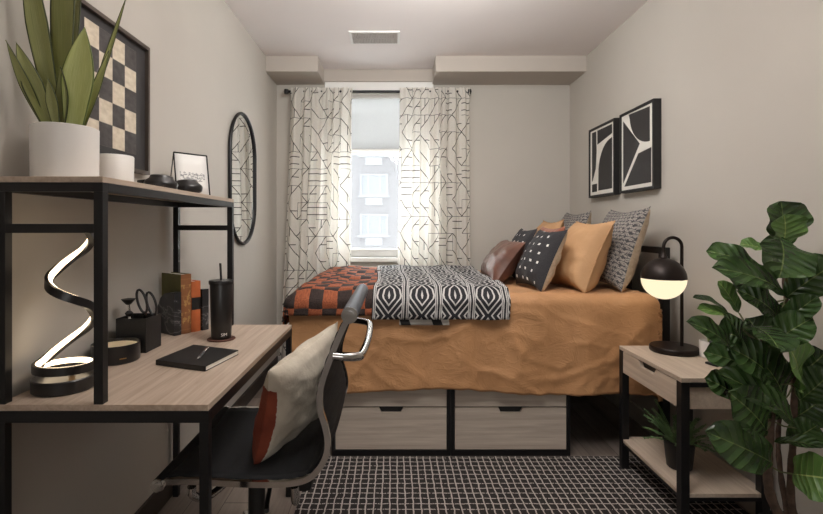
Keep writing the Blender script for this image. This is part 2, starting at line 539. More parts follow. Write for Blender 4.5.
plain('brown_cover', rgb(128, 84, 50), .65, 0, .1, 30, .2, 300)
plain('wax', rgb(226, 206, 170), .5, 0, .03)
plain('cork_brown', rgb(88, 54, 42), .8, 0, .2, 60)
plain('gold', rgb(190, 150, 90), .3, 1, .05)
def f_art(n):
    u, v, _ = n.xyz(n.vec('UV'))
    cx = u*4; cy = v*5
    k = (cx.floor()+cy.floor()).mod(2).gt(.5)
    edge = ((cx.fract()-.5).abs().max((cy.fract()-.5).abs())).gt(.485)
    f = n.noise(n.vec('UV', scale=(1, 2, 1)), 9, 4)
    a = n.ramp(f, [(.3, rgb(196, 182, 160)), (.7, rgb(222, 210, 190))])
    b = n.ramp(f, [(.3, rgb(58, 54, 54)), (.7, rgb(82, 78, 76))])
    return n.bsdf(n.mix(edge*.5, n.mix(k, a, b), rgb(120, 112, 104)), .6)
mat('check_print', f_art)
plain('art_mat', rgb(52, 50, 51), .6, 0, .06)
plain('art_white', rgb(226, 222, 214), .7, 0, .02)
plain('art_black', rgb(46, 44, 44), .6, 0, .06)
def f_mount(n):
    u, v, _ = n.xyz(n.vec('UV'))
    a = n.noise(n.comb(u*3.2, 0.0, 4.0), 2, 4, .65)
    h1 = .38+a*.36
    inside = (v.lt(h1))*(v.gt(.36))
    f = n.noise(n.comb(u*5, v*9, 0.0), 2, 5, .7)
    shade = inside*f.gt(.5)*(u.gt(.12))*(u.lt(.9))
    return n.bsdf(n.mix(shade*.75, rgb(232, 230, 226), rgb(110, 112, 116)), .6)
mat('mountain_print', f_mount)
mat('mirror_silver', lambda n: n.sh('BsdfGlossy', (.9, .91, .91, 1), Roughness=.01))
def emis(name, c, st):
    mat(name, lambda n: n.sh('Emission', c, Strength=st))
emis('led_light', (1, .78, .52, 1), 4.5)
emis('globe_glow', (1, .84, .56, 1), 1.15)
def f_facade(n):
    v = n.vec()
    x, y, z = n.xyz(v)
    row = (z/.2).floor()
    br = ((z/.2).fract().lt(.12)).max(((x/.6)+row.mod(2)*.5).fract().lt(.04))
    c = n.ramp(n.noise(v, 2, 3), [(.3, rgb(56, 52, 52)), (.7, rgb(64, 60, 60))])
    return n.bsdf(n.mix(br*.4, c, rgb(84, 80, 80)), .9)
mat('facade_brick', f_facade)
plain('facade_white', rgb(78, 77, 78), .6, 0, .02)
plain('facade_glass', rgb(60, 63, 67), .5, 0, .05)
plain('phone_grey', rgb(70, 72, 76), .4, 0, .06)
plain('white_text', rgb(230, 228, 224), .6, 0, .02)

# ------------------------------------------------------------------ the room
XL, XR, YB, YF, ZC = -1.015, 1.531, 4.17, -3.6, 2.58  # YF: room lengthened behind the camera to even out the fill light
T = .14
def struct(name, mb, m, parent=None, label=None):
    o = mb.build(name, m, parent); o['kind'] = 'structure'
    return o
struct('floor', MB().b2(XL-T, XR+T, YF-T, YB+T, -.1, 0), 'vinyl_plank')
struct('ceiling', MB().b2(XL-T, XR+T, YF-T, YB+T, ZC, ZC+.12), 'ceiling_paint')
struct('wall_left', MB().b2(XL-T, XL, YF-T, YB+T, 0, ZC), 'wall_paint')
struct('wall_right', MB().b2(XR, XR+T, YF-T, YB+T, 0, ZC), 'wall_paint')
struct('wall_front', MB().b2(XL, XR, YF-T, YF, 0, ZC), 'wall_paint')
WX0, WX1, WZ0, WZ1 = -.565, .325, .955, 2.40
w = MB()
w.b2(XL, WX0, YB, YB+T, 0, ZC); w.b2(WX1, XR, YB, YB+T, 0, ZC)
w.b2(WX0, WX1, YB, YB+T, 0, WZ0); w.b2(WX0, WX1, YB, YB+T, WZ1, ZC)
struct('wall_back', w, 'wall_paint')
YS = 3.81; ZS = 2.455
struct('soffit_left', MB().b2(XL, -.60, YS, YB, ZS, ZC), 'soffit_paint')
struct('soffit_right', MB().b2(.335, XR, YS, YB, ZS, ZC), 'soffit_paint')
struct('soffit_middle', MB().b2(-.60, .335, YB-.03, YB, 2.475, ZC), 'soffit_paint')
struct('baseboard_left', MB().b2(XL, XL+.012, YF, YB, 0, .10, .003), 'dark_base')
struct('baseboard_right', MB().b2(XR-.012, XR, YF, YB, 0, .10, .003), 'wall_paint')
struct('baseboard_back', MB().b2(XL+.012, XR-.012, YB-.012, YB, 0, .10, .003), 'white_trim')
# window
t1 = MB()
t1.b2(WX0-.03, WX1+.02, YB-.02, YB-.001, WZ1, 2.474, .004)
t1.b2(WX0-.05, WX0, YB-.018, YB-.001, .90, WZ1); t1.b2(WX1, WX1+.05, YB-.018, YB-.001, .90, WZ1)
struct('trim_1', t1, 'white_trim')
sill = MB().b2(WX0-.05, WX1+.05, YB-.05, YB+.10, WZ0-.035, WZ0, .006)
struct('window_sill', sill, 'white_trim')
wf = MB()
yA, yB_ = YB+.075, YB+.125
wf.b2(WX0, WX0+.05, yA, yB_, WZ0, WZ1, .004); wf.b2(WX1-.05, WX1, yA, yB_, WZ0, WZ1, .004)
wf.b2(WX0+.05, WX1-.05, yA, yB_, WZ0, WZ0+.075, .004); wf.b2(WX0+.05, WX1-.05, yA, yB_, WZ1-.05, WZ1, .004)
wf.b2(WX0+.05, WX1-.05, yA+.005, yB_, 1.87, 1.915, .004)
wf.b2(WX0+.05, WX1-.05, yA-.01, yA, WZ0+.055, WZ0+.068, .003)
win = struct('window_1', wf, 'white_trim')
g = struct('window_glass', MB().b2(WX0+.05, WX1-.05, YB+.098, YB+.102, WZ0+.07, WZ1-.05), 'window_glass', win)
g = struct('window_screen', MB().b2(WX0+.05, WX1-.05, YB+.135, YB+.1365, WZ0+.02, 1.88), 'insect_screen', win)
# roller blind in the top of the window
rb = thing('roller_blind', 'translucent pale roller blind lowered over the top third of the window', 'blind', (-.12, YB+.045, 1.885))
MB().b2(WX0+.015, WX1-.015, YB+.044, YB+.0455, 1.90, 2.36).build('blind_cloth', 'blind_cloth', rb)
MB().b2(WX0+.015, WX1-.015, YB+.036, YB+.052, 1.885, 1.905, .004).build('bottom_bar', 'white_trim', rb)
MB().cyl((WX0+.005, YB+.045, 2.37), (WX1-.005, YB+.045, 2.37), .022).build('roller', 'white_trim', rb)

# building across the street
bd = thing('apartment_building', 'pale brick apartment building seen through the window across the street', 'building', (-1.3, 36, -8))
MB().b2(-14, 12, 36, 44, -8, 9.5).build('wall', 'facade_brick', bd)
MB().b2(-14.2, 12.2, 35.8, 44.2, 9.5, 9.8).build('roof_edge', 'facade_white', bd)
for i in range(-2, 3):
    for j in range(-1, 3):
        cx = -1.48+i*4.6; cz = 4.4-3.0*j
        if cz > 8: continue
        m = MB()
        for (a, b, c, d) in ((-1.05, -.92, -.8, .8), (.92, 1.05, -.8, .8), (-.92, .92, -.8, -.68), (-.92, .92, .68, .8), (-.5, -.38, -.68, .68), (.38, .5, -.68, .68)):
            m.b2(cx+a, cx+b, 35.86, 36.0, cz+c, cz+d)
        m.b2(cx-1.2, cx+1.2, 35.8, 36.0, cz-.95, cz-.8)
        f = m.build('window', 'facade_white', bd)
        MB().b2(cx-.92, cx+.92, 35.95, 35.99, cz-.68, cz+.68).build('pane', 'facade_glass', f)
        MB().b2(cx-.62, cx+.62, 35.7, 36.0, cz-1.55, cz-1.0).build('air_conditioner', 'facade_white', bd)

# ceiling vent
cv = thing('air_vent', 'white rectangular ceiling air vent with grey louvres above the window end', 'vent', (-.13, 3.44, ZC-.012))
m = MB()
x0, x1, y0, y1 = -.312, .045, 3.32, 3.54
m.b2(x0, x1, y0, y0+.018, ZC-.012, ZC-.001, .003); m.b2(x0, x1, y1-.018, y1, ZC-.012, ZC-.001, .003)
m.b2(x0, x0+.018, y0+.018, y1-.018, ZC-.012, ZC-.001, .003); m.b2(x1-.018, x1, y0+.018, y1-.018, ZC-.012, ZC-.001, .003)
m.build('frame', 'white_trim', cv)
m = MB()
for k in range(28):
    x = x0+.024+k*(x1-x0-.048)/27
    m.box((x, (y0+y1)/2, ZC-.009), (.006, y1-y0-.036, .014), Euler((0, .6, 0)))
m.box(((x0+x1)/2, (y0+y1)/2, ZC-.010), (x1-x0-.036, .008, .008))
m.build('louvres', 'vent_grey', cv)
MB().b2(x0+.018, x1-.018, y0+.018, y1-.018, ZC-.003, ZC-.001).build('duct', 'dark_base', cv)

# ------------------------------------------------------------------ curtains
CY = 4.075; CZ = 2.37
rod = thing('curtain_rod', 'black curtain rod over the window carrying both curtains', 'curtain rod', (-.13, CY, CZ))
MB().cyl((-.90, CY, CZ), (.63, CY, CZ), .011).build('rod', 'black_metal', rod)
for s_ in (-.91, .64):
    MB().lathe([(0, -.022), (.018, -.018), (.022, 0), (.018, .018), (0, .022)]).build('finial', 'black_metal', rod, world=False).location = Vector((s_, CY, CZ))-Vector((-.13, CY, CZ))
    sg = 1 if s_ < 0 else -1
    MB().b2(s_+sg*.03-.007, s_+sg*.03+.007, CY, YB, CZ-.008, CZ+.008).b2(s_+sg*.03-.012, s_+sg*.03+.012, YB-.006, YB, CZ-.03, CZ+.03).build('bracket', 'black_metal', rod)
def curtain(name, label, xa, xb, xa2, xb2, folds, seed):
    """xa..xb at the rod, xa2..xb2 at the hem"""
    random.seed(seed)
    ph = [random.uniform(-.5, .5) for _ in range(40)]
    def amp(u): return .021+.007*math.sin(u*9+seed)
    def fn(u, v):
        z = (CZ+.028)*(1-v)+.02*v
        k = v**1.3
        x = (xa+(xb-xa)*u)*(1-k)+(xa2+(xb2-xa2)*u)*k
        w_ = 2*PI*folds*(u+.018*math.sin(u*17+seed)+.012*math.sin(v*3+u*6+seed))
        gather = min(1, v*18)
        y = math.sin(w_)*amp(u)*(.45+.55*gather)+.008*math.sin(w_*2.3+v*2)+.014*math.sin(u*7+v*3+seed)*v
        x += .010*math.cos(w_)*gather
        return Vector((x, CY-.020+y*(.75 if v < .03 else 1), z))
    N = 150
    # arc length parametrised UV so that the print follows the folds
    arc = [0]
    for i in range(N): arc.append(arc[-1]+(fn((i+1)/N, .3)-fn(i/N, .3)).length)
    def uvf(u, v):
        i = min(N, int(round(u*N)))
        return (arc[i]+seed*3.7, v*(CZ)+seed*.31)
    mb = MB(); mb.grid(fn, N, 60, uvf=uvf)
    o = mb.build(name, 'curtain_cloth', fixn=False)
    tag(o, label, 'curtain', 'window curtains')
curtain('curtain', 'white curtain with black line print left of the window, behind bed foot', -.875, -.345, -.98, -.36, 6.5, 1)
curtain('curtain', 'white curtain with black line print right of the window, near pillows', .05, .645, 0.0, .67, 7.5, 2)

# ------------------------------------------------------------------ rug
m = MB(); m.b2(-.42, 1.50, .75, 2.53, .001, .012, .003)
tag(m.build('area_rug', 'rug_weave'), 'black rug with white grid lines on the floor before the bed', 'rug')

# ------------------------------------------------------------------ bed
BT = .865; BX0, BX1, BY0, BY1 = -.53, 1.375, 2.555, 3.97
bed = thing('bed', 'black metal framed bed with open headboard under the tan duvet', 'bed', (.45, 3.25, 0))
MB().b2(BX0+.03, BX1, BY0+.03, BY1-.02, .456, BT-.03, .06).build('mattress', 'white_trim', bed)
m = MB()
m.b2(BX0+.02, 1.44, BY0+.02, BY0+.05, .408, .455); m.b2(BX0+.02, 1.44, BY1-.05, BY1-.02, .408, .455)
m.b2(BX0+.02, BX0+.05, BY0+.05, BY1-.05, .408, .455)
for k in range(8): m.b2(BX0+.2+k*.23, BX0+.27+k*.23, BY0+.05, BY1-.05, .44, .455)
m.build('bed_frame', 'black_metal', bed)
for y in (BY0+.035, BY1-.035):
    MB().b2(BX0+.02, BX0+.06, y-.02, y+.02, 0, .408).build('leg', 'black_metal', bed)
    MB().b2(1.44, 1.48, y-.02, y+.02, 0, 1.11).build('headboard_post', 'black_metal', bed)
m = MB()
m.b2(1.448, 1.472, BY0+.055, BY1-.055, 1.075, 1.11); m.b2(1.448, 1.472, BY0+.055, BY1-.055, .60, .63)
m.build('headboard_rail', 'black_metal', bed)
m = MB().b2(1.456, 1.466, 2.95, 3.6, .63, 1.075); m.build('headboard_panel', 'black_metal', bed)

def edge(t, r):
    """arclength past the start of a rounded edge -> (outward, down)"""
    L = r*PI/2
    if t <= 0: return t, 0
    if t < L: return r*math.sin(t/r), r-r*math.cos(t/r)
    return r, r+(t-L)
DX0, DX1, DY0 = -.545, 1.395, 2.515
def drape_pt(x, y, lift=0, r=.055):
    """cloth coordinate -> point: beyond an edge the cloth hangs down"""
    ox, dx = edge((DX0+r)-x, r); oy, dy = edge((DY0+r)-y, r)
    oh, dh = edge(x-(DX1-r), r)
    X = (DX0+r)-ox if ox > 0 else ((DX1-r)+oh if oh > 0 else x)
    Y = (DY0+r)-oy if oy > 0 else y
    d = max(dx, dy, dh)
    n = Vector((0, 0, 1.0))
    if dx > r*.3 and dx >= dy: n = Vector((-1, 0, .15))
    elif dy > r*.3: n = Vector((0, -1, .15))
    elif dh > r*.3: n = Vector((1, 0, .15))
    return Vector((X, Y, BT-d)), n.normalized(), d
def duvet_fn(a, b):
    x = DX0-.45+a*(DX1+.45-DX0+.46)
    y = (DY0-.475)+b*(BY1-DY0+.475)
    p, n, d = drape_pt(x, y)
    q = Vector((x, y, 0))
    w1 = noise.noise(q*3.1+Vector((3, 1, 0)))*.010
    rr = 0
    for sc_, am, an in ((3.0, .006, .55), (6.0, .005, -.45), (10.0, .003, .8)):
        c_, s_ = math.cos(an), math.sin(an)
        u = Vector(((x*c_+y*s_)*sc_*.35, (-x*s_+y*c_)*sc_, sc_+noise.noise(q*2.3)*1.2))
        rr += (max(0, 1-abs(noise.noise(u))*9)**1.5)*am*1.25
    if x > DX1-.03: rr *= .2
    hang = min(1, d/.25) if x < DX1-.03 else .1
    fold = .012*hang*math.sin(x*21+2.5*noise.noise(q*1.7))+.010*hang*noise.noise(Vector((x*9, 0, d*2)))
    p = p+n*(w1+rr*(.6+.4*hang)+max(-.008, fold)*1.0)
    if d > .30: p.z += .010*math.sin(x*6.0)+.008*noise.noise(Vector((x*14, 0, 1)))-.030*max(0, (x-.35))-.006
    return p
m = MB(); m.grid(duvet_fn, 210, 150)
o = m.build('duvet', 'duvet_cloth', fixn=False)
md = o.modifiers.new('thickness', 'SOLIDIFY'); md.thickness = .012; md.offset = -1
tag(o, 'wrinkled tan duvet spread over the bed and hanging to the drawers', 'duvet')

# throws
def throw(fnname, label, x0, x1, y0, y1, lift, mt, nu, nv, amp, cat, off=(0, 0)):
    def fn(a, b):
        x = x0(b)+(x1(b)-x0(b))*a; y = y0+(y1-y0)*b
        p, n, d = drape_pt(x, y)
        q = Vector((x, y, lift*10))
        h = lift+amp*(noise.noise(q*5)+.5*noise.noise(q*11))+amp*.5
        h += .006*max(0, 1-abs(noise.noise(Vector((x*3, y*14, 2))))*4)
        return p+n*h
    def uvf(a, b): return (x0(.0)+(x1(0)-x0(0))*a+off[0], y0+(y1-y0)*b+off[1])
    m = MB(); m.grid(fn, nu, nv, uvf=uvf)
    o = m.build(fnname, mt, fixn=False)
    md = o.modifiers.new('thickness', 'SOLIDIFY'); md.thickness = .012; md.offset = -1
    return o
o = throw('throw_blanket', '', lambda b: -.115+.015*math.sin(b*5), lambda b: .60+.03*b+.01*math.sin(b*7), DY0-.105, 3.93, .030, 'diamond_knit', 80, 110, .009, 'blanket', (.115, .06))
tag(o, 'black and white diamond patterned throw blanket across the middle of the bed', 'blanket')
f2 = throw('folded_layer', '', lambda b: .03+.0*b, lambda b: .29-.02*b, DY0-.135, DY0+.1, .017, 'diamond_knit_back', 20, 16, .003, 'blanket')
f2.parent = o; f2['label'] = 'pale underside showing below the front edge'
o = throw('throw_blanket', '', lambda b: -.70+.14*b, lambda b: -.065, DY0-.085, 3.90, .022, 'checked_fleece', 80, 110, .014, 'blanket', (.0, .03))
tag(o, 'rust and black checked fleece blanket across the foot of the bed', 'blanket')

# ------------------------------------------------------------------ drawer chests under the bed
def chest(x0, x1, label):
    y0, y1 = 2.556, 3.11
    t = thing('drawer_chest', label, 'drawers', ((x0+x1)/2, (y0+y1)/2, 0), group='drawer chests under the bed')
    m = MB()
    m.b2(x0, x0+.018, y0, y1, 0, .405); m.b2(x1-.018, x1, y0, y1, 0, .405)
    m.b2(x0+.018, x1-.018, y0, y1, 0, .03); m.b2(x0+.018, x1-.018, y0, y1, .39, .405)
    m.b2(x0+.018, x1-.018, y1-.015, y1, .03, .39)
    m.build('body', 'black_metal', t)
    cx = (x0+x1)/2
    for (z0, z1) in ((.036, .257), (.265, .388)):
        d = MB()
        xa, xb = x0+.022, x1-.022; n0, n1 = .065, .052
        top = z1
        if z0 < .1:
            d.prism([(xa, z0), (xb, z0), (xb, top), (cx+n0, top), (cx+n1, top-.026), (cx-n1, top-.026), (cx-n0, top), (xa, top)], .018, Matrix.Translation((0, y0+.018, 0)) @ Matrix.Rotation(PI/2, 4, 'X'))
        else:
            d.b2(xa, xb, y0, y0+.018, z0, z1)
        dr = d.build('drawer', 'drawer_wood', t)
        if z0 < .1:
            MB().b2(cx-n0, cx+n0, y0+.017, y0+.03, top-.03, top+.004).build('finger_pull', 'black_matte', dr)
chest(-.331, .304, 'pale wood drawer chest under the bed behind the black desk chair')
chest(.306, .941, 'pale wood drawer chest under the bed next to the nightstand')

# ------------------------------------------------------------------ pillows
def pillow_pt(u, v, w, h, t, side, seed):
    a, b = 2*u-1, 2*v-1
    px = w/2*a*(1-.11*(1-b*b)); pz = h/2*b*(1-.11*(1-a*a))
    k = max(0, (1-a**2)*(1-b**2))
    th = t/2*(k**.42)
    q = Vector((a*2+seed, b*2, side))
    th += (.012*noise.noise(q*1.3)+.006*noise.noise(q*3.3))*min(1, k*5)
    # slump: fuller toward the bottom
    th *= 1+.18*(-b)
    return Vector((px, -side*th, pz+h/2))
def pillow(label, bc, w, h, t, lean, yaw, mf, mb_, group=None, cat='pillow', fringe=None, seed=0, roll=0):
    th = thing('throw_pillow', label, cat, bc, (-lean, roll, -PI/2+yaw), group)
    for side, mt, nm in ((1, mf, 'front_panel'), (-1, mb_, 'back_panel')):
        m = MB(); m.grid(lambda u, v: pillow_pt(u, v, w, h, t, side, seed), 30, 30, flip=(side < 0))
        o = m.build(nm, mt, th, world=False, fixn=False, sharp=180)
        if mf != mb_ and side < 0: o['label'] = 'plain contrasting back panel'
    if fringe:
        m = MB(); N = 160; random.seed(seed+5)
        ring = []
        for i in range(N):
            s_ = i/N*4; k = int(s_); f = s_-k
            u, v = ((f, 0), (1, f), (1-f, 1), (0, 1-f))[k]
            ring.append(pillow_pt(u, v, w, h, t, 1, seed))
        c = Vector((0, 0, h/2)); vs_ = []
        for p in ring:
            e = 1+random.uniform(.02, .05)
            q = c+(p-c)*e; q.y = random.uniform(-.003, .003)
            vs_.append((m.b.verts.new(p+Vector((0, -.001, 0))), m.b.verts.new(q)))
        for i in range(N):
            A, B = vs_[i], vs_[(i+1) % N]; m.b.faces.new((A[0], B[0], B[1], A[1]))
        o = m.build('frayed_edge', fringe, th, world=False)
        md = o.modifiers.new('thickness', 'SOLIDIFY'); md.thickness = .004
    return th
GP = 'scatter pillows on the bed'
zB = BT+.004
pillow('large grey scallop patterned pillow at the bed head nearest the lamp', (1.23, 2.83, zB), .48, .49, .20, .33, 0, 'scallop_cloth', 'oat_linen', GP, seed=1)
pillow('large grey scallop patterned pillow at the far bed head near the window wall', (1.24, 3.6, zB), .48, .49, .19, .30, 0, 'scallop_cloth', 'oat_linen', GP, seed=2)
pillow('plump tan linen pillow with frayed seam, in front of the near grey pillow', (1.00, 2.78, zB-.005), .44, .42, .24, .40, .08, 'tan_linen', 'tan_linen', GP, fringe='tan_linen', seed=3)
pillow('tan linen pillow mostly hidden at the far side behind the dotted pillow', (1.03, 3.52, zB), .44, .42, .20, .34, 0, 'tan_linen', 'tan_linen', GP, fringe='tan_linen', seed=4)
pillow('rust velvet pillow peeking out between the two tan pillows', (.96, 3.17, zB), .40, .37, .14, .26, .05, 'rust_velvet', 'rust_velvet', GP, seed=5)
pillow('black pillow with white dots and oatmeal back, nearest the bed edge', (.775, 2.77, zB), .38, .37, .16, .42, .10, 'dotted_cloth', 'oat_linen', GP, seed=6)
pillow('black pillow with white dots standing behind the brown leather pillow', (.80, 3.32, zB), .40, .37, .14, .38, 0, 'dotted_cloth', 'oat_linen', GP, seed=7)
pillow('brown leather lumbar pillow, lowest and closest to the bed foot', (.625, 3.2, zB), .64, .32, .17, .62, -.06, 'brown_leather', 'brown_leather', GP, seed=8)

# ------------------------------------------------------------------ pictures on the right wall
def picture(y0, y1, z0, z1, label, shapes):
    xf = XR-.046
    t = thing('wall_art', label, 'picture', (XR, (y0+y1)/2, z0), group='pair of framed abstracts')
    b = .016
    m = MB()
    m.b2(xf, XR-.001, y0, y0+b, z0, z1); m.b2(xf, XR-.001, y1-b, y1, z0, z1)
    m.b2(xf, XR-.001, y0+b, y1-b, z0, z0+b); m.b2(xf, XR-.001, y0+b, y1-b, z1-b, z1)
    m.build('frame', 'black_matte', t)
    MB().b2(xf+.008, XR-.004, y0+b, y1-b, z0+b, z1-b).build('print', 'art_white', t)
    W, H = y1-y0-2*b, z1-z0-2*b
    for poly in shapes:     # u: 0 at the far (window) end, v: 0 at the bottom
        M = Matrix(((0, 0, -1, xf+.008), (-1, 0, 0, y1-b), (0, 1, 0, z0+b), (0, 0, 0, 1)))
        MB().prism([(u*W, v*H) for u, v in poly], .0015, M).build('dark_shape', 'art_black', t)
def arc(cx, cy, rx, ry, a0, a1, n=14):
    return [(cx+rx*math.cos(math.radians(a0+(a1-a0)*i/n)), cy+ry*math.sin(math.radians(a0+(a1-a0)*i/n))) for i in range(n+1)]
picture(2.742, 3.157, 1.44, 1.955, 'framed black and white abstract with curved wedge, nearer the lamp', [
    [(.25, .985), (.9, .97)]+arc(.9, .97, .62, .42, 270, 187, 12),
    [(.06, .93), (.60, .56), (.06, .10)],
    [(.10, .05), (.56, .44), (.94, .47), (.94, .05)]])
picture(3.232, 3.655, 1.44, 1.955, 'framed black and white abstract with tall arch, nearer the corner', [
    [(.08, .97), (.26, .97), (.28, .66), (.24, .40), (.10, .22), (.08, .22)],
    [(.32, .97), (.92, .97), (.92, .84), (.32, .76)],
    [(.36, .06), (.92, .06), (.92, .79)]+arc(.92, .30, .56, .48, 92, 170, 10),
    [(.08, .05), (.30, .05), (.30, .17), (.08, .17)]])

# ------------------------------------------------------------------ mirror
mr = thing('wall_mirror', 'tall rounded mirror in thin black frame on the left wall', 'mirror', (XL, 3.2, 1.1))
def stadium(yc, zc, w, h, n=24):
    r = w/2; pts = []
    for i in range(n+1): a = PI*i/n; pts.append((yc+r*math.cos(a), zc+h/2-r+r*math.sin(a)))
    for i in range(n+1): a = PI+PI*i/n; pts.append((yc+r*math.cos(a), zc-h/2+r+r*math.sin(a)))
    return pts
MIR = (3.20, 1.54, .53, .86)
pts = stadium(*MIR)
m = MB(); m.tube([(XL+.016, y, z) for y, z in pts], .0105, 8, closed=True); m.build('frame', 'black_metal', mr)
m = MB(); m.prism([(y, z) for y, z in stadium(MIR[0], MIR[1], .52, .85)], .008, Matrix(((0, 0, 1, XL+.004), (1, 0, 0, 0), (0, 1, 0, 0), (0, 0, 0, 1))))
m.build('mirror_glass', 'mirror_silver', mr)

# ------------------------------------------------------------------ desk with shelf
DZ = .775; dx0, dx1, dy0, dy1 = -.997, -.464, 1.202, 2.19; b = .023
hx = -.740; HZ = 1.347
dk = thing('desk', 'black metal framed desk with wood top and raised shelf by the left wall', 'desk', (-.73, 1.7, 0))
MB().b2(dx0, dx1, dy0, dy1, DZ-.016, DZ, .0015).build('desktop', 'desk_wood', dk)
m = MB(); z0, z1 = DZ-.046, DZ-.0165
m.b2(dx0, dx1, dy0, dy0+b, z0, z1, .001); m.b2(dx0, dx1, dy1-b, dy1, z0, z1, .001)
m.b2(dx0, dx0+b, dy0+b, dy1-b, z0, z1, .001); m.b2(dx1-b, dx1, dy0+b, dy1-b, z0, z1, .001)
m.build('apron_rail', 'black_metal', dk)
for x in (dx0, dx1-b):
    for y in (dy0, dy1-b):
        MB().b2(x, x+b, y, y+b, 0, z0, .001).build('leg', 'black_metal', dk)
for x in (dx0+.001, hx-b/2):
    for y in (dy0, dy1-b):
        MB().b2(x, x+b, y, y+b, DZ, HZ-.038, .001).build('shelf_post', 'black_metal', dk)
m = MB(); zr = HZ-.038
m.b2(dx0+.001, hx+b/2, dy0, dy0+b, zr, zr+b, .001); m.b2(dx0+.001, hx+b/2, dy1-b, dy1, zr, zr+b, .001)
m.b2(dx0+.001, dx0+b, dy0+b, dy1-b, zr, zr+b, .001); m.b2(hx-b/2, hx+b/2, dy0+b, dy1-b, zr, zr+b, .001)
m.build('shelf_rail', 'black_metal', dk)
for y in (dy0, dy1-b):
    MB().b2(dx0+.001+b, hx-b/2, y, y+b, 1.205, 1.228, .001).build('crossbar', 'black_metal', dk)
MB().b2(dx0+.001, hx+b/2, dy0, dy1, HZ-.015, HZ, .0015).build('shelf_board', 'desk_wood', dk)

# ------------------------------------------------------------------ spiral lamp
lx, ly = -.908, 1.325
sl = thing('spiral_lamp', 'lit black spiral table lamp on the near end of the desk', 'lamp', (lx, ly, DZ))
m = MB(); m.lathe([(0, .001), (.074, .001), (.077, .004), (.077, .034), (.074, .037), (0, .037)], (lx, ly, DZ)); m.build('base', 'black_satin', sl)
path = []; NP = 130
for i in range(NP+1):
    t = i/NP
    if t < .22:                     # the ring lying on the base
        k = t/.22; ang = PI*1.05+k*2*PI; r = .069; z = DZ+.056+.010*k; cxx = lx
    else:
        k = (t-.22)/.78
        ang = PI*1.05+2*PI+k*PI*3.0
        f = k*3; zs = (.066, .232, .322, .440); rs_ = (.069, .062, .044, .042); i0 = min(2, int(f)); q_ = f-i0
        r = rs_[i0]*(1-q_)+rs_[i0+1]*q_; z = DZ+zs[i0]*(1-q_)+zs[i0+1]*q_; cxx = lx+.024*k
    path.append((Vector((cxx+r*math.cos(ang), ly-r*math.sin(ang)*.9, z)), ang))
for _ in range(3):
    path = [path[0]]+[((path[i-1][0]+path[i][0]*2+path[i+1][0])/4, path[i][1]) for i in range(1, NP)]+[path[NP]]
mb_ch = MB(); mb_led = MB(); rings = []; lrings = []
for i, (p, a) in enumerate(path):
    rad = Vector((math.cos(a), -math.sin(a)*.9, 0)).normalized()
    tan = (path[min(i+1, NP)][0]-path[max(i-1, 0)][0]).normalized()
    up = rad.cross(tan).normalized()
    if up.z < 0: up = -up
    rad2 = up.cross(tan).normalized()
    if rad2.dot(rad) < 0: rad2 = -rad2
    w_, h_ = .010, .011
    rings.append([mb_ch.b.verts.new(p+rad2*x*w_+up*y*h_) for x, y in ((1, -1), (1, 1), (.15, 1), (-.5, -.2), (-.5, -1))])
    lrings.append([mb_led.b.verts.new(p+rad2*x*w_+up*y*h_) for x, y in ((.15, 1.04), (-.55, .75), (-.75, -.10), (-.50, -.18))])
for R, mb in ((rings, mb_ch), (lrings, mb_led)):
    n = len(R[0])
    for A, B in zip(R, R[1:]):
        for k in range(n):
            f = mb.b.faces.new((A[k], A[(k+1) % n], B[(k+1) % n], B[k])); f.smooth = True
    mb.b.faces.new(R[0][::-1]); mb.b.faces.new(R[-1])
mb_ch.build('spiral_arm', 'black_satin', sl)
mb_led.build('light_strip', 'led_light', sl)
m = MB(); m.cyl((lx+.02, ly, DZ+.041), (lx+.02, ly, DZ+.053), .008); m.build('stem', 'gold', sl)
m = MB(); m.tube([(lx-.075, ly+.02, DZ+.012), (lx-.09, ly+.05, DZ+.006), (-.992, ly+.1, DZ+.004)], .003, 6); m.build('cord', 'black_matte', sl)

# candle
cd = thing('candle', 'wide black candle tin with cream wax on the desk behind the lamp', 'candle', (-.925, 1.60, DZ))
c0 = (-.925, 1.60, DZ)
MB().lathe([(0, .001), (.069, .001), (.072, .004), (.072, .060), (.068, .060), (.067, .046), (0, .046)], c0).build('tin', 'black_satin', cd)
MB().lathe([(0, .051), (.0665, .051), (.0665, .045), (0, .045)], c0).build('wax', 'wax', cd)
MB().box((-.925+.052, 1.60-.0515, DZ+.02), (.02, .001, .003), Euler((0, 0, .79))).build('emblem', 'gold', cd)

# pen holder with scissors and eyewear
ph = thing('pen_holder', 'square black box holder on the desk before the marble bookend', 'holder', (-.927, 1.745, DZ), (0, 0, 0))
m = MB(); hx0, hx1, hy0, hy1, hh = -.978, -.872, 1.69, 1.80, .122
m.b2(hx0, hx1, hy0, hy0+.005, DZ+.001, DZ+hh); m.b2(hx0, hx1, hy1-.005, hy1, DZ+.001, DZ+hh)
m.b2(hx0, hx0+.005, hy0+.005, hy1-.005, DZ+.001, DZ+hh); m.b2(hx1-.005, hx1, hy0+.005, hy1-.005, DZ+.001, DZ+hh)
m.b2(hx0+.005, hx1-.005, hy0+.005, hy1-.005, DZ+.001, DZ+.008); m.build('box', 'black_matte', ph)
scs = thing('scissors', 'black handled scissors standing in the square pen holder', 'scissors', (-.905, 1.745, DZ+.02))
m = MB()
for dxx, tilt in ((0, 0), (.012, .25)):
    pts = []
    cxx, czz = -.915+dxx*2.4, DZ+.175-dxx*.9
    for k in range(20):
        a = 2*PI*k/20; pts.append((cxx+.016*math.cos(a)+.45*.042*math.sin(a)*(-.55), 1.745+dxx, czz+.042*math.sin(a)))
    m.tube(pts, .0045, 8, closed=True)
m.build('handle', 'black_satin', scs)
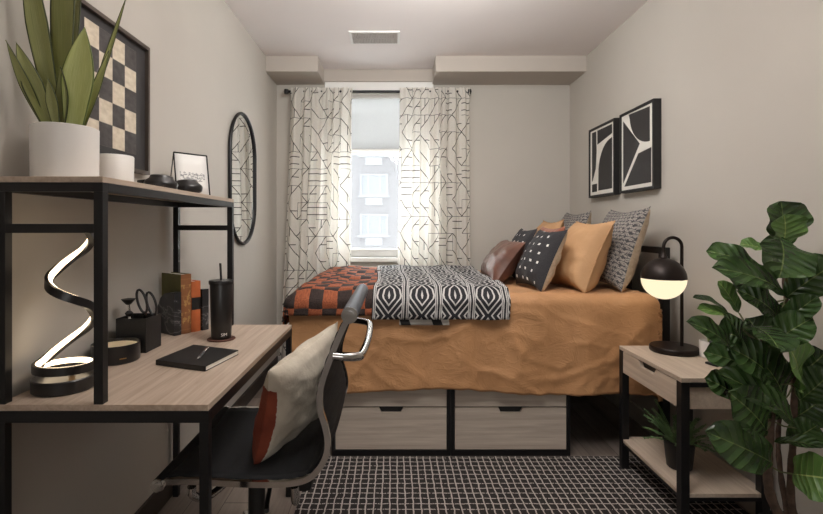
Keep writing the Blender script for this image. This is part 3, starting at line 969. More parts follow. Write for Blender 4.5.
MB().box((-.900, 1.748, DZ+.075), (.012, .003, .13), Euler((0, -.12, 0))).build('blade', 'chrome', scs)
pb = thing('makeup_brush', 'dark tipped brush with silver handle in the square pen holder', 'brush', (-.955, 1.74, DZ+.02))
MB().cyl((-.942, 1.74, DZ+.02), (-.958, 1.735, DZ+.165), .004).build('handle', 'chrome', pb)
MB().lathe([(0, 0), (.008, .002), (.02, .016), (.024, .022), (0, .026)], (-.9585, 1.735, DZ+.163)).build('head', 'black_matte', pb)
pb2 = thing('makeup_brush', 'short brush with pale handle lying low in the pen holder', 'brush', (-.93, 1.72, DZ+.02))
MB().cyl((-.93, 1.72, DZ+.02), (-.945, 1.715, DZ+.128), .004).build('handle', 'white_ceramic', pb2)
MB().lathe([(0, 0), (.008, 0), (.014, .012), (.006, .02), (0, .02)], (-.945, 1.715, DZ+.126)).build('head', 'black_matte', pb2)

# books and bookends (row turned toward the camera)
bo = Vector((-.878, 1.985, DZ)); brot = math.atan2(.82, .575)
def bookframe(off):                 # local x: along the row, local y: toward the wall, z up
    d = Vector((math.cos(brot), math.sin(brot), 0))
    return bo+d*off
def book(label, off, th, ln, h, cover, spine, lab=None):
    p = bookframe(off)
    t = thing('book', label, 'book', p, (0, 0, brot), 'books between the marble bookends')
    c = MB(); c.b2(0, .004, .003, ln, 0.001, h); c.b2(th-.004, th, .003, ln, 0.001, h)
    c.build('cover', cover, t, world=False)
    s_ = MB()
    n = 10
    s_.grid(lambda u, v: Vector((th*u, .003-.006*math.sin(PI*u), .001+(h-.001)*v)), n, 1)
    s_.grid(lambda u, v: Vector((th*u, .006-.006*math.sin(PI*u), .001+(h-.001)*v)), n, 1)
    s_.build('spine', spine, t, world=False)
    MB().b2(.004, th-.004, .006, ln-.004, .004, h-.004).build('pages', 'paper', t, world=False)
    if lab:
        MB().grid  # keep builder style
        q = MB(); q.grid(lambda u, v: Vector((th*(.0+1.0*u), .002-.0065*math.sin(PI*u), h*(lab[0]+(lab[1]-lab[0])*v))), 10, 1)
        q.build('title_label', 'black_matte', t, world=False)
book('tall green book with gilt brown spine between the bookends', 0, .046, .15, .248, 'green_cover', 'gilt_spine')
book('shorter orange book with black title label between the bookends', .048, .042, .145, .215, 'orange_cover', 'orange_cover', (.44, .68))
def bookend(label, p, flip):
    t = thing('bookend', label, 'bookend', p, (0, 0, brot), 'marble bookends')
    poly = [(0, 0), (.155, 0), (.155, .02)]+[(.155*(1-(1-math.cos(a))), .175*math.sin(a)) for a in [PI/2*i/10*.0+PI/2*(i/10) for i in range(1, 10)]]+[(0, .175)]
    # quarter-round slab: tall beside the spine, sloping down toward the wall
    poly = [(-.005, 0.001), (.142, .001), (.136, .06), (.122, .11), (.100, .148), (.07, .168), (.03, .176), (-.005, .177)]
    M = Matrix(((0, 0, 1, -.032 if not flip else 0), (1, 0, 0, 0), (0, 1, 0, 0), (0, 0, 0, 1)))
    MB().prism(poly, .030, M).build('slab', 'dark_marble', t, world=False)
bookend('dark marble bookend in front of the tall green book', bookframe(-.001), False)
bookend('dark marble bookend behind the orange book, beside the tumbler', bookframe(.094), True)

# tumbler on coaster
tp = Vector((-.682, 1.90, DZ))
co = MB().lathe([(0, .001), (.052, .001), (.054, .003), (.052, .006), (0, .006)], tp).build('coaster', 'cork_brown')
tag(co, 'round dark coaster under the black tumbler on the desk', 'coaster')
tu = thing('tumbler', 'tall black insulated tumbler with straw on the desk', 'tumbler', tp+Vector((0, 0, .0065)))
z = DZ+.0065
MB().lathe([(0, 0), (.036, 0), (.038, .004), (.044, .212), (.043, .215), (0, .215)], (tp.x, tp.y, z)).build('cup', 'black_satin', tu)
MB().lathe([(0, .213), (.0465, .213), (.0475, .217), (.0475, .225), (.045, .229), (0, .229)], (tp.x, tp.y, z)).build('lid', 'black_satin', tu)
MB().tube([(tp.x, tp.y, z+.22), (tp.x-.004, tp.y, z+.295)], .0045, 10).build('straw', 'black_matte', tu)
def text(body, size, loc, rot, parent, mname, name):
    d = bpy.data.curves.new(name, 'FONT'); d.body = body; d.size = size; d.align_x = 'CENTER'; d.extrude = .0004
    d.materials.append(MATS[mname])
    o = bpy.data.objects.new(name, d); col.objects.link(o)
    dg = bpy.context.evaluated_depsgraph_get(); me = bpy.data.meshes.new_from_object(o.evaluated_get(dg))
    bpy.data.objects.remove(o); o = bpy.data.objects.new(name, me); col.objects.link(o); o.parent = parent
    M = WM[parent.name].inverted() @ Matrix.LocRotScale(Vector(loc), Euler(rot), None)
    o.location = M.to_translation(); o.rotation_euler = M.to_euler()
    return o
text('SIM', .016, (tp.x+.0225, tp.y-.0325, z+.014), (PI/2, 0, .6), tu, 'white_text', 'logo')

# notebook and pen
nb = thing('notebook', 'closed black notebook lying on the desk under a pen', 'notebook', (-.66, 1.60, DZ), (0, 0, 0))
A, B_, C_, D_ = [Vector(((px-393.6)*.445/(py-227) if 0 else 0, 0)) for px, py in ((0, 1),)*4]
def dk_pt(px, py, zz):
    s_ = (1.22-zz)/(py-227); return Vector(((px-393.6)*s_, 480*s_))
q = [dk_pt(155.7, 361.5, DZ+.012), dk_pt(205.3, 368.0, DZ+.012), dk_pt(238.3, 351.5, DZ+.012), dk_pt(193.6, 346.0, DZ+.012)]
cxy = sum(q, Vector((0, 0)))/4
def slab(shr, za, zb):
    m = MB(); p = [cxy+(v-cxy)*shr for v in q]
    m.prism([(v.x, v.y) for v in p], zb-za, Matrix.Translation((0, 0, za))); return m
slab(1, DZ+.001, DZ+.003).build('back_cover', 'black_matte', nb)
slab(.985, DZ+.003, DZ+.015).build('pages', 'paper', nb)
cvr = slab(1, DZ+.015, DZ+.0175).build('front_cover', 'black_matte', nb)
e0, e1 = q[0]+(q[0]-cxy)*0, q[1]
m = MB(); a, c_ = q[0], q[3]
m.prism([(v.x, v.y) for v in (q[0], q[0].lerp(q[1], .02), q[3].lerp(q[2], .02), q[3])], .015, Matrix.Translation((0, 0, DZ+.002)))
m.prism([(v.x, v.y) for v in (q[0].lerp(q[3], .0), q[1], q[1].lerp(q[2], .02), q[0].lerp(q[3], .02))], .0145, Matrix.Translation((0, 0, DZ+.0022)))
m.build('spine', 'black_matte', nb)
pe = thing('pen', 'black and chrome pen lying on the closed notebook', 'pen', (-.66, 1.62, DZ+.018))
p0 = dk_pt(197.5, 358.5, DZ+.024); p1 = dk_pt(207.5, 347.5, DZ+.024)
P0 = Vector((p0.x, p0.y, DZ+.0225)); P1 = Vector((p1.x, p1.y, DZ+.0225)); dd = (P1-P0)
MB().tube([P0+dd*.12, P0+dd*.6], .0048, 12).build('barrel', 'black_satin', pe)
MB().tube([P0, P0+dd*.12], [.0012, .0045], 12).build('tip', 'chrome', pe)
MB().tube([P0+dd*.6, P1], .0048, 12).tube([P0+dd*.68+Vector((.003, 0, .005)), P1+Vector((.003, 0, .005))], .0013, 6).build('cap', 'chrome', pe)

# ------------------------------------------------------------------ things on the desk's shelf
def strap(B, T, wid, nrm, fold, mt, parent, bend=0, wt=.55):
    """snake plant leaf from B to T"""
    B, T = Vector(B), Vector(T); d = (T-B); L = d.length; d.normalize()
    n = Vector(nrm); n = (n-d*n.dot(d)).normalized(); s_ = d.cross(n)
    def fn(u, v):
        k = 2*v-1
        wv = wid/2*min(1, (.50+.5*min(1, u/wt)) )*(1-max(0, (u-.38)/.62)**2.0)
        p = B+d*L*u+n*bend*math.sin(PI*u)+s_*k*wv+n*(abs(k)**1.6)*fold*wv
        return p
    m = MB(); m.grid(fn, 22, 8)
    o = m.build('leaf', mt, parent, fixn=False, sharp=180)
    md = o.modifiers.new('thickness', 'SOLIDIFY'); md.thickness = .003
    return o
px_, py_ = -.902, 1.32
sn = thing('snake_plant', 'tall snake plant in a white cylinder pot on the near shelf end', 'plant', (px_, py_, HZ))
MB().lathe([(0, .001), (.075, .001), (.079, .005), (.080, .144), (.076, .146), (.074, .142), (.073, .125), (0, .125)], (px_, py_, HZ), 48).build('pot', 'white_ceramic', sn)
MB().lathe([(0, .130), (.0725, .128), (.0725, .12), (0, .12)], (px_, py_, HZ), 32).build('soil', 'soil', sn)
Yp = 1.325; base = HZ+.128
def sp(px, py, Y): return at(px, py, Y)
for (b_, t_, w_, nr, fo, mt, be) in [
    ((74, 128, 1.30), (85, 27, 1.28), .090, (.15, -1, .1), .25, 'snake_leaf_pale', .0),
    ((62, 128, 1.29), (61, 66, 1.27), .046, (-.2, -1, 0), .4, 'snake_leaf', -.01),
    ((52, 128, 1.30), (16, 42, 1.23), .052, (.5, -1, .2), .3, 'snake_leaf', .012),
    ((50, 128, 1.31), (6, 40, 1.20), .030, (.3, -1, 0), .3, 'snake_leaf', .01),
    ((60, 128, 1.34), (22, -75, 1.25), .058, (.25, -1, .1), .3, 'snake_leaf', .012),
    ((65, 128, 1.34), (72, -110, 1.33), .080, (-.1, -1, 0), .3, 'snake_leaf', .01),
    ((72, 128, 1.37), (88, -100, 1.38), .062, (-.4, -1, 0), .3, 'snake_leaf', .01),
    ((80, 128, 1.32), (110, 48, 1.32), .024, (.7, -1, 0), .4, 'snake_leaf', .008),
    ((80, 120, 1.36), (128, -8, 1.36), .017, (.6, -1, 0), .4, 'snake_leaf', -.012),
    ((58, 128, 1.27), (48, 78, 1.25), .032, (.2, -1, .1), .3, 'snake_leaf', .0)]:
    B = sp(*b_); B.z = base; strap(B, sp(*t_), w_, nr, fo, mt, sn, be)
# small ribbed pot
rp = MB(); N = 72
rp.lathe([(0, .001), (.050, .001), (.053, .004), (.054, .092), (.052, .095), (.049, .092), (.048, .07), (0, .07)], (-.872, 1.50, HZ), N)
for v in rp.b.verts:
    r_ = Vector((v.co.x+.872, v.co.y-1.5)); 
    if r_.length > .05: a = math.atan2(r_.y, r_.x); k = 1+.012*math.cos(a*36); v.co.x = -.872+r_.x*k; v.co.y = 1.5+r_.y*k
tag(rp.build('small_pot', 'white_ceramic'), 'small white ribbed pot between snake plant pot and headphones on shelf', 'pot')

# headphones lying flat
hp = thing('headphones', 'black over-ear headphones lying on the shelf beside the small photo frame', 'headphones', (-.82, 1.80, HZ))
def cup(c, tilt, nm='ear_cup'):
    t = MB(); t.lathe([(0, .0), (.040, .0), (.052, .008), (.055, .022), (.052, .030), (.040, .040), (.036, .050), (.022, .054), (0, .055)], (0, 0, 0), 28)
    bmesh.ops.transform(t.b, matrix=Matrix.Translation(Vector(c)) @ Matrix.Rotation(tilt, 4, 'Y'), verts=t.b.verts[:])
    o = t.build(nm, 'black_satin', hp)
    u = MB(); u.tube([(c[0]+.032*math.cos(2*PI*k/20), c[1]+.032*math.sin(2*PI*k/20), c[2]+.010) for k in range(20)], .009, 8, closed=True); u.build('ear_cushion', 'black_matte', o)
cup((-.815, 1.68, HZ+.002), 0.08); cup((-.795, 1.855, HZ+.002), -.05)
band = []
for k in range(25):
    a = PI*k/24
    band.append((-.835-.11*math.sin(a)*1.0, 1.80-.10*math.cos(a), HZ+.030))
m = MB(); m.sweep(band, .024, .009, (0, 0, 1)); m.build('headband', 'black_matte', hp)

# small photo frame, two glass-boxed faces of thin black metal
pf = thing('photo_frame', 'small open black metal photo frame with mountain print on shelf', 'picture frame', (-.86, 2.05, HZ))
pA, pB = at(177, 151, 2.03), at(205, 151.5, 2.10)
pA = Vector((-.918, 2.035, HZ)); pB = Vector((-.820, 2.145, HZ)); hF = .19
lean = Vector((-.30, .25, 0))*.10
upv = Vector((.0, .0, hF))
pA2, pB2 = pA+Vector((0, 0, .003)), pB+Vector((0, 0, .003))
upF = Vector((-.022, .016, hF))
m = MB()
for a, c_ in ((pA2, pB2), (pA2+upF, pB2+upF), (pA2, pA2+upF), (pB2, pB2+upF)): m.tube([a, c_], .0032, 6)
m.build('frame', 'black_metal', pf)
pA3, pB3 = pA2+Vector((-.05, .03, 0)), pB2+Vector((-.05, .03, 0))
m = MB()
for a, c_ in ((pA3, pB3), (pA3, pA2+upF), (pB3, pB2+upF), (pA3, pA2), (pB3, pB2)): m.tube([a, c_], .0024, 6)
m.build('easel_back', 'black_metal', pf)
m = MB(); m.grid(lambda u, v: pA2.lerp(pB2, .02+.96*u)+upF*(.02+.96*v), 4, 4)
o = m.build('print', 'mountain_print', pf, fixn=False); md = o.modifiers.new('thickness', 'SOLIDIFY'); md.thickness = .0015

# checkered framed print on left wall
cp = thing('framed_print', 'large framed cream and charcoal checkered print above the desk shelf', 'picture', (XL, 1.72, 1.43))
fy0, fy1, fz0, fz1, fb = 1.47, 1.946, 1.43, 1.945, .014
m = MB(); xa, xb = XL+.001, XL+.028
m.b2(xa, xb, fy0, fy0+fb, fz0, fz1); m.b2(xa, xb, fy1-fb, fy1, fz0, fz1)
m.b2(xa, xb, fy0+fb, fy1-fb, fz0, fz0+fb); m.b2(xa, xb, fy0+fb, fy1-fb, fz1-fb, fz1)
m.build('frame', 'brown_metal', cp)
MB().b2(xa, XL+.014, fy0+fb, fy1-fb, fz0+fb, fz1-fb).build('mat_board', 'art_mat', cp)
m = MB(); m.grid(lambda u, v: Vector((XL+.0155, 1.551+.312*u, 1.50+.40*v)), 1, 1); m.build('print', 'check_print', cp, fixn=False)

# ------------------------------------------------------------------ desk chair
CH0, CH1 = 1.38, 1.92
ch = thing('desk_chair', 'black mesh office chair with chrome side rails pulled up to the desk', 'chair', (-.44, 1.65, 0))
prof0 = [(-.672, .481), (-.64, .490), (-.56, .490), (-.45, .484), (-.36, .482), (-.29, .486), (-.243, .500), (-.212, .530), (-.194, .565), (-.189, .605), (-.197, .650), (-.210, .694), (-.212, .735), (-.205, .775), (-.186, .830), (-.163, .890), (-.145, .93), (-.128, .965)]
def smooth(pts, n):
    P = [Vector(p) for p in pts]; out = []
    for i in range(len(P)-1):
        a, b_, c_, d_ = P[max(i-1, 0)], P[i], P[i+1], P[min(i+2, len(P)-1)]
        for k in range(n):
            t = k/n
            out.append(.5*((2*b_)+(c_-a)*t+(2*a-5*b_+4*c_-d_)*t*t+(3*b_-a-3*c_+d_)*t**3))
    out.append(P[-1]); return out
pr = smooth(prof0, 5)
def off2(pr, d):
    out = []
    for i, p in enumerate(pr):
        t = (pr[min(i+1, len(pr)-1)]-pr[max(i-1, 0)]).normalized(); out.append(p+Vector((-t.y, t.x))*d)
    return out
for y in (CH0, CH1):
    m = MB(); m.sweep([(p.x, y, p.y) for p in pr], .015, .017, (0, 1, 0)); m.build('side_rail', 'chrome', ch)
def slingf(u, v):
    i = u*(len(pr)-1); k = min(int(i), len(pr)-2); p = pr[k].lerp(pr[k+1], i-k)
    t = (pr[k+1]-pr[k]).normalized(); n = Vector((-t.y, t.x))
    sag = -.010*(1-(2*v-1)**2)+.0025*abs(math.sin(u*PI*26))
    return Vector((p.x+n.x*(sag+.004), CH0+.008+(CH1-CH0-.016)*v, p.y+n.y*(sag+.004)))
m = MB(); m.grid(slingf, 160, 14); o = m.build('sling_seat', 'mesh_black', ch, fixn=False, sharp=180)
md = o.modifiers.new('thickness', 'SOLIDIFY'); md.thickness = .010; md.offset = 0
for (x, z), nm, mt in (((-.674, .481), 'front_roll', 'mesh_black'), ((-.126, .968), 'top_roll', 'roll_grey')):
    r = .019 if nm == 'front_roll' else .024
    o = MB().cyl((x, CH0-.006, z), (x, CH1+.006, z), r, 24).build(nm, mt, ch)
    for y, s_ in ((CH0-.006, -1), (CH1+.006, 1)):
        c = MB().cyl((x, y, z), (x, y+s_*.007, z), r*.98, 24).cyl((x, y+s_*.007, z), (x, y+s_*.010, z), r*.55, 20)
        c.build('end_cap', 'chrome', o)
def spreader(pts, nm):
    m = MB(); P = [Vector(p) for p in pts]; out = []
    for i in range(len(P)-1):
        a, b_, c_, d_ = P[max(i-1, 0)], P[i], P[i+1], P[min(i+2, len(P)-1)]
        for k in range(8):
            t = k/8; out.append(.5*((2*b_)+(c_-a)*t+(2*a-5*b_+4*c_-d_)*t*t+(3*b_-a-3*c_+d_)*t**3))
    out.append(P[-1]); m.tube(out, .0125, 12); m.build(nm, 'chrome', ch)
spreader([(-.175, CH0, .85), (-.140, CH0+.004, .846), (-.108, CH0+.02, .842), (-.094, CH0+.06, .84), (-.086, (CH0+CH1)/2, .84), (-.092, CH1-.06, .84), (-.106, CH1-.02, .842), (-.140, CH1-.004, .846), (-.175, CH1, .85)], 'back_spreader')
spreader([(-.285, CH0, .475), (-.285, CH0+.015, .425), (-.30, CH0+.09, .40), (-.34, (CH0+CH1)/2, .395), (-.30, CH1-.09, .40), (-.285, CH1-.015, .425), (-.285, CH1, .475)], 'seat_spreader')
spreader([(-.58, CH0, .475), (-.58, CH0+.015, .44), (-.56, CH0+.09, .40), (-.53, (CH0+CH1)/2, .395), (-.56, CH1-.09, .40), (-.58, CH1-.015, .44), (-.58, CH1, .475)], 'seat_spreader')
m = MB(); m.box((-.43, 1.65, .405), (.26, .16, .055), None, .015); m.box((-.30, 1.60, .395), (.07, .09, .075), None, .02); m.build('tilt_mechanism', 'black_matte', ch)
MB().cyl((-.47, 1.65, .10), (-.47, 1.65, .39), .028, 24).build('gas_column', 'black_matte', ch)
MB().tube([(-.40, 1.58, .40), (-.38, 1.44, .39), (-.37, 1.40, .392)], .007, 8).build('tilt_lever', 'black_matte', ch)
MB().lathe([(0, .075), (.045, .075), (.05, .10), (.035, .13), (0, .13)], (-.47, 1.65, 0), 24).build('hub', 'black_matte', ch)
for k in range(5):
    a = PI/2*.15+2*PI*k/5+.5
    d = Vector((math.cos(a), math.sin(a), 0)); c = Vector((-.47, 1.65, 0))
    m = MB(); m.tube([c+d*.03+Vector((0, 0, .105)), c+d*.16+Vector((0, 0, .098)), c+d*.29+Vector((0, 0, .078))], [.022, .018, .014], 10)
    arm = m.build('base_arm', 'chrome', ch)
    e = c+d*.29; sd = Vector((-d.y, d.x, 0))
    m = MB()
    for s_ in (-1, 1): m.cyl(e+sd*s_*.008+Vector((0, 0, .0275)), e+sd*s_*.022+Vector((0, 0, .0275)), .026, 20)
    m.cyl(e+Vector((0, 0, .03)), e+Vector((0, 0, .08)), .008, 10)
    m.build('caster', 'black_matte', arm)
pillow('cream pillow with rust band propped on the seat of the desk chair', (-.356, 1.66, .516), .395, .35, .155, .32, -.42, 'cream_rust_cloth', 'cream_rust_back', None, seed=11, roll=.19)

# ------------------------------------------------------------------ nightstand
NZ = .62; nx0, nx1, ny0, ny1 = 1.142, 1.495, 1.905, 2.43
ns = thing('nightstand', 'pale wood and black metal nightstand between the bed and fig tree', 'nightstand', ((nx0+nx1)/2, (ny0+ny1)/2, 0))
MB().b2(nx0, nx1, ny0, ny1, NZ-.018, NZ, .002).build('top', 'stand_wood', ns)
lb = .034
for x in (nx0, nx1-lb):
    for y in (ny0, ny1-lb):
        MB().b2(x, x+lb, y, y+lb, .0122, NZ-.018, .002).build('leg', 'black_metal', ns)
m = MB()
for a_ in ((nx0+lb, nx1-lb, ny0, ny0+.02, NZ-.036, NZ-.019), (nx0+lb, nx1-lb, ny1-.02, ny1, NZ-.036, NZ-.019), (nx0+.006, nx0+.02, ny0+lb, ny1-lb, .128, .143), (nx0+lb, nx1-lb, ny0+.004, ny0+.02, .128, .143)):
    MB().b2(*a_).build('frame_rail', 'black_metal', ns)
m = MB(); m.b2(nx0+.03, nx1-.01, ny0+.008, ny0+.02, .495, NZ-.04); m.b2(nx0+.03, nx1-.01, ny1-.02, ny1-.008, .495, NZ-.04)
m.b2(nx0+.03, nx1-.01, ny0+.02, ny1-.02, .490, .498); m.build('drawer_box', 'stand_wood', ns)
cy_ = (ny0+ny1)/2
m = MB(); z0, z1 = .495, NZ-.021
ya, yb = ny0+lb+.003, ny1-lb-.003
M = Matrix(((0, 0, 1, nx0+.002), (1, 0, 0, 0), (0, 1, 0, 0), (0, 0, 0, 1)))
m.prism([(ya, z0), (yb, z0), (yb, z1), (cy_+.075, z1), (cy_+.055, z1-.028), (cy_-.055, z1-.028), (cy_-.075, z1), (ya, z1)], .018, M)
dr = m.build('drawer', 'stand_wood', ns)
MB().b2(nx0+.019, nx0+.03, cy_-.08, cy_+.08, z1-.032, z1).build('finger_pull', 'black_matte', dr)
MB().b2(nx0+.004, nx1-.002, ny0+.003, ny1-.003, .1435, .160, .0015).build('shelf', 'stand_wood', ns)

# globe lamp
Lx, Ly = 1.352, 2.315
gl = thing('table_lamp', 'lit black dome and white globe lamp on the nightstand', 'lamp', (Lx, Ly, NZ))
MB().lathe([(0, .001), (.104, .001), (.107, .005), (.107, .022), (.103, .027), (0, .027)], (Lx, Ly, NZ), 48).build('base', 'bronze', gl)
gx, gz, R = 1.302, .972, .0985; gy = Ly
up = [(R*1.012*math.cos(a), R*1.012*math.sin(a)) for a in [PI/2*i/16 for i in range(17)]]
prof = [(R*.97, -.004)]+[(r_, z_) for r_, z_ in up]
MB().lathe([(R*.96, .0)]+up, (gx, gy, gz), 48).build('dome_shade', 'bronze', gl)
lo = [(R*math.sin(a), -R*math.cos(a)) for a in [PI/2*i/16 for i in range(17)]]
MB().lathe(lo, (gx, gy, gz-.001), 48).build('glass_globe', 'globe_glow', gl)
MB().lathe([(0, R-.004), (.016, R-.004), (.018, R+.004), (.010, R+.018), (.008, R+.03), (0, R+.03)], (gx, gy, gz), 20).build('socket_cap', 'bronze', gl)
pts = [(1.390, gy, NZ+.02), (1.390, gy, 1.125)]
for k in range(1, 17):
    a = PI*k/16; pts.append((1.346+.044*math.cos(a), gy, 1.125+.044*math.sin(a)))
pts.append((1.302, gy, gz+R+.02))
MB().tube(pts, .0078, 12).build('arm', 'bronze', gl)

# succulent and charging stand
sp_ = thing('succulent', 'tiny succulent in a white pot on the nightstand behind the fig leaves', 'plant', (1.452, 2.21, NZ))
MB().lathe([(0, .001), (.034, .001), (.037, .004), (.040, .075), (.037, .077), (.035, .06), (0, .06)], (1.452, 2.21, NZ)).build('pot', 'white_ceramic', sp_)
random.seed(3)
for (cx, cy, cz, R_) in ((1.440, 2.19, NZ+.125, .034), (1.475, 2.20, NZ+.115, .03), (1.462, 2.235, NZ+.105, .028)):
    m = MB(); m.tube([(1.452, 2.21, NZ+.06), (cx, cy, cz)], .004, 6)
    for k in range(26):
        ph_ = k*2.39996; el = .15+1.3*(k/26)
        d = Vector((math.cos(ph_)*math.cos(el), math.sin(ph_)*math.cos(el), math.sin(el)))
        c = Vector((cx, cy, cz)); m.tube([c, c+d*R_*.6, c+d*R_], [.003, .0075, .001], 6)
    m.build('rosette', 'succulent_green', sp_)
cs = thing('charging_stand', 'small dark slanted phone stand on the nightstand beside white pot', 'stand', (1.41, 2.09, NZ))
MB().box((1.408, 2.09, NZ+.006), (.075, .055, .010), Euler((0, 0, .35)), .003).build('foot', 'black_matte', cs)
MB().box((1.418, 2.105, NZ+.056), (.058, .010, .095), Euler((-.28, 0, .35)), .004).build('panel', 'phone_grey', cs)

# fern on the nightstand's shelf
fx, fy, fz = 1.262, 2.12, .1605
fp = thing('potted_fern', 'leafy green fern in a black pot on the nightstand shelf', 'plant', (fx, fy, fz))
MB().lathe([(0, .001), (.047, .001), (.050, .004), (.062, .112), (.066, .114), (.066, .122), (.060, .122), (.058, .105), (0, .10)], (fx, fy, fz)).build('pot', 'black_matte', fp)
random.seed(21)
for k in range(30):
    a = 2*PI*k/30+random.uniform(-.1, .1); L = random.uniform(.14, .25); el = random.uniform(.45, 1.35)
    B = Vector((fx+.03*math.cos(a), fy+.03*math.sin(a), fz+.10))
    if math.cos(a) > .3: L *= .75
    m = MB(); pts = []
    for i in range(12):
        t = i/11
        e = el-.9*t*t
        pts.append(B+Vector((math.cos(a)*math.cos(el)*L*t, math.sin(a)*math.cos(el)*L*t, math.sin(el)*L*t-.05*t*t)))
    m.tube(pts, .0014, 5)
    for i in range(2, 12):
        tdir = (pts[i]-pts[i-1]).normalized(); sd = tdir.cross(Vector((0, 0, 1))).normalized()
        for s_ in (-1, 1):
            for q_ in (0, .5):
                p = pts[i-1].lerp(pts[i], q_); l_ = .024*(1-.5*i/12)
                e_ = p+(sd*s_*.8+tdir*.7+Vector((0, 0, random.uniform(-.1, .4)))).normalized()*l_
                n_ = tdir*.0035
                v = [m.b.verts.new(c) for c in (p, p.lerp(e_, .5)+n_, e_, p.lerp(e_, .5)-n_)]
                m.b.faces.new(v)
    m.build('frond', 'fern_green', fp, fixn=False)

# ------------------------------------------------------------------ fiddle leaf fig
fg = thing('fiddle_leaf_fig', 'large fiddle leaf fig tree at the right beside the nightstand', 'plant', (1.36, 1.62, 0))
MB().lathe([(0, .0125), (.10, .0125), (.105, .016), (.125, .20), (.12, .205), (.115, .19), (.11, .17), (0, .17)], (1.36, 1.60, 0)).build('pot', 'black_matte', fg)
MB().lathe([(0, .18), (.108, .175), (.108, .16), (0, .16)], (1.36, 1.60, 0)).build('soil', 'soil', fg)
def trunk(pts, rs, mt='fig_bark'):
    P = smooth([p for p in pts], 6)
    n = len(P); R_ = [rs[0]+(rs[1]-rs[0])*i/(n-1)+.0012*math.sin(i*2.1) for i in range(n)]
    MB().tube(P, R_, 10).build('stem', mt, fg)
trunk([(1.375, 1.61, .15), at(791, 500, 1.62), at(793, 440, 1.63), at(794, 385, 1.63), at(790, 330, 1.63), at(785, 290, 1.63), at(783, 246, 1.63)], (.013, .006))
trunk([(1.345, 1.60, .15), at(772, 500, 1.60), at(768, 465, 1.60), at(771, 420, 1.61), at(770, 380, 1.62), at(760, 340, 1.63)], (.017, .007))
trunk([(1.36, 1.63, .15), at(783, 490, 1.64), at(778, 440, 1.66), at(782, 390, 1.67), at(776, 340, 1.67)], (.010, .005))
def leaf(b_, t_, wpx, nrm=(0, -1, .25), droop=.12, fold=.25, mt='fig_leaf', seed=0, stalk=None):
    B, T = at(*b_), at(*t_); W = (1.2 if mt == 'fig_leaf_pale' or wpx > 38 else 1.35)*wpx*((b_[2]+t_[2])/2)/480
    d = T-B; L = d.length; d.normalize(); n = Vector(nrm); n = (n-d*n.dot(d)).normalized(); s_ = d.cross(n)
    def fn(u, v):
        k = 2*v-1
        uu = min(1, max(0, u))
        q_ = 2*uu**1.22-1
        wv = W/2*(max(0, 1-abs(q_)**2.3)**.52*(.62+.42*uu)+.02*(1-uu))
        if uu > .999: wv = .001
        wav = .10*W*math.sin(uu*13+seed*1.7+k)*abs(k)**2
        p = B+d*L*u+s_*k*wv+n*(abs(k)*fold*wv+wav*.55)-n*(droop*L*(2*u-1)**2-droop*L)*.6
        return p
    m = MB(); m.grid(fn, 18, 10)
    if stalk is not None:
        pass
    o = m.build('leaf', mt, fg, fixn=False, sharp=180)
    return o
Y0 = 1.62
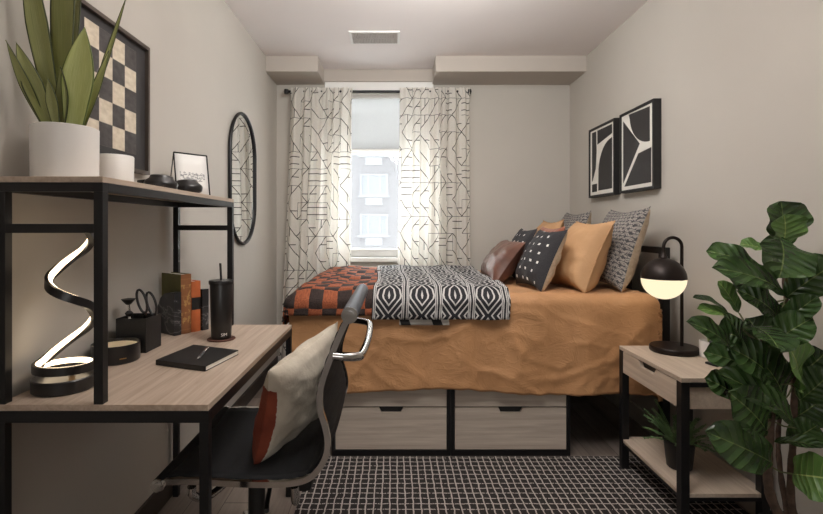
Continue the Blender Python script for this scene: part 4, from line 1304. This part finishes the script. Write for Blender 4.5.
LV = [
 ((781, 247, 1.68), (781, 201, 1.66), 46, (.1, -1, .1), 'fig_leaf', .05),
 ((783, 246, 1.64), (784, 214, 1.62), 38, (.1, -1, .2), 'fig_leaf_pale', .06),
 ((780, 238, 1.60), (779, 278, 1.52), 50, (0, -1, .5), 'fig_leaf', .12),
 ((768, 250, 1.66), (740, 244, 1.68), 16, (.1, -.7, .7), 'fig_leaf_pale', .05),
 ((762, 272, 1.62), (706, 251, 1.66), 24, (.1, -.75, .6), 'fig_leaf', .10),
 ((786, 296, 1.60), (712, 268, 1.55), 26, (.2, -.8, .5), 'fig_leaf', .12),
 ((739, 313, 1.68), (718, 281, 1.70), 17, (.3, -1, 0), 'fig_leaf_pale', .05),  # backlit leaf: light coming through it is put in as paler colour
 ((728, 313, 1.60), (693, 297, 1.58), 9, (.2, -.5, .8), 'fig_leaf', .1),
 ((738, 324, 1.60), (697, 309, 1.56), 15, (.1, -.6, .8), 'fig_leaf_pale', .1),
 ((786, 298, 1.60), (838, 262, 1.52), 34, (-.35, -.8, .5), 'fig_leaf', .15),
 ((778, 326, 1.58), (818, 296, 1.50), 19, (-.3, -.8, .5), 'fig_leaf', .1),
 ((752, 326, 1.60), (780, 352, 1.46), 40, (.1, -.6, .8), 'fig_leaf', .12),
 ((770, 346, 1.58), (813, 318, 1.50), 28, (0, -.7, .7), 'fig_leaf', .12),
 ((732, 352, 1.58), (687, 322, 1.52), 20, (.3, -.8, .5), 'fig_leaf', .12),
 ((742, 350, 1.58), (724, 314, 1.56), 16, (.4, -.8, .4), 'fig_leaf', .1),
 ((794, 384, 1.58), (789, 348, 1.48), 48, (-.1, -.8, .6), 'fig_leaf_pale', .08),
 ((766, 430, 1.56), (728, 392, 1.50), 42, (.1, -1, .2), 'fig_leaf', .08),
 ((772, 463, 1.54), (706, 432, 1.48), 40, (.05, -1, .3), 'fig_leaf', .10),
 ((793, 474, 1.58), (838, 480, 1.46), 42, (-.1, -.9, .4), 'fig_leaf_pale', .12),
 ((742, 402, 1.60), (704, 378, 1.58), 24, (.2, -.8, .5), 'fig_leaf', .1),
 ((797, 428, 1.58), (716, 372, 1.54), 26, (.2, -.8, .5), 'fig_leaf', .1),
 ((800, 400, 1.60), (832, 372, 1.56), 30, (-.3, -.8, .4), 'fig_leaf', .1),
 ((788, 442, 1.62), (818, 425, 1.58), 24, (-.2, -.8, .5), 'fig_leaf', .1),
 ((774, 442, 1.60), (825, 448, 1.50), 14, (0, -.5, .8), 'fig_leaf', .1),
 ((760, 300, 1.64), (722, 268, 1.62), 26, (.3, -.9, .3), 'fig_leaf', .1),
 ((778, 318, 1.62), (738, 290, 1.58), 26, (.2, -.9, .4), 'fig_leaf', .1),
 ((772, 380, 1.62), (730, 348, 1.56), 34, (.2, -.9, .4), 'fig_leaf', .1),
 ((784, 400, 1.62), (752, 352, 1.60), 36, (.2, -1, .3), 'fig_leaf', .1),
 ((790, 380, 1.64), (826, 352, 1.60), 34, (-.2, -1, .3), 'fig_leaf', .1),
 ((768, 360, 1.66), (748, 318, 1.66), 36, (.1, -1, .2), 'fig_leaf', .08),
 ((784, 330, 1.66), (796, 302, 1.64), 26, (-.2, -1, .2), 'fig_leaf', .08),
 ((780, 415, 1.64), (746, 384, 1.62), 32, (.1, -1, .3), 'fig_leaf', .1),
 ((790, 420, 1.66), (822, 398, 1.66), 34, (-.2, -1, .3), 'fig_leaf', .1),
 ((756, 372, 1.66), (704, 352, 1.68), 26, (.2, -.8, .5), 'fig_leaf', .1),
 ((752, 340, 1.68), (716, 332, 1.72), 30, (.2, -1, .3), 'fig_leaf', .1),
]
axis = [at(783, 250, 1.63), at(785, 300, 1.63), at(788, 340, 1.63), at(793, 385, 1.63), at(793, 440, 1.63), at(791, 490, 1.62)]
axis2 = [at(762, 345, 1.63), at(770, 380, 1.62), at(771, 420, 1.61), at(768, 465, 1.60)]
for i, (b_, t_, w_, nr, mt, dr_) in enumerate(LV):
    lo_ = leaf(b_, t_, w_, nr, dr_*1.5, .30, mt, i)
    B = at(*b_)
    near = min(axis+axis2, key=lambda p: (p-B).length)
    if (near-B).length > .008:
        MB().tube([near, near.lerp(B, .5)+Vector((0, 0, -.008)), B], .0028, 6).build('leaf_stalk', 'fig_stalk', fg)
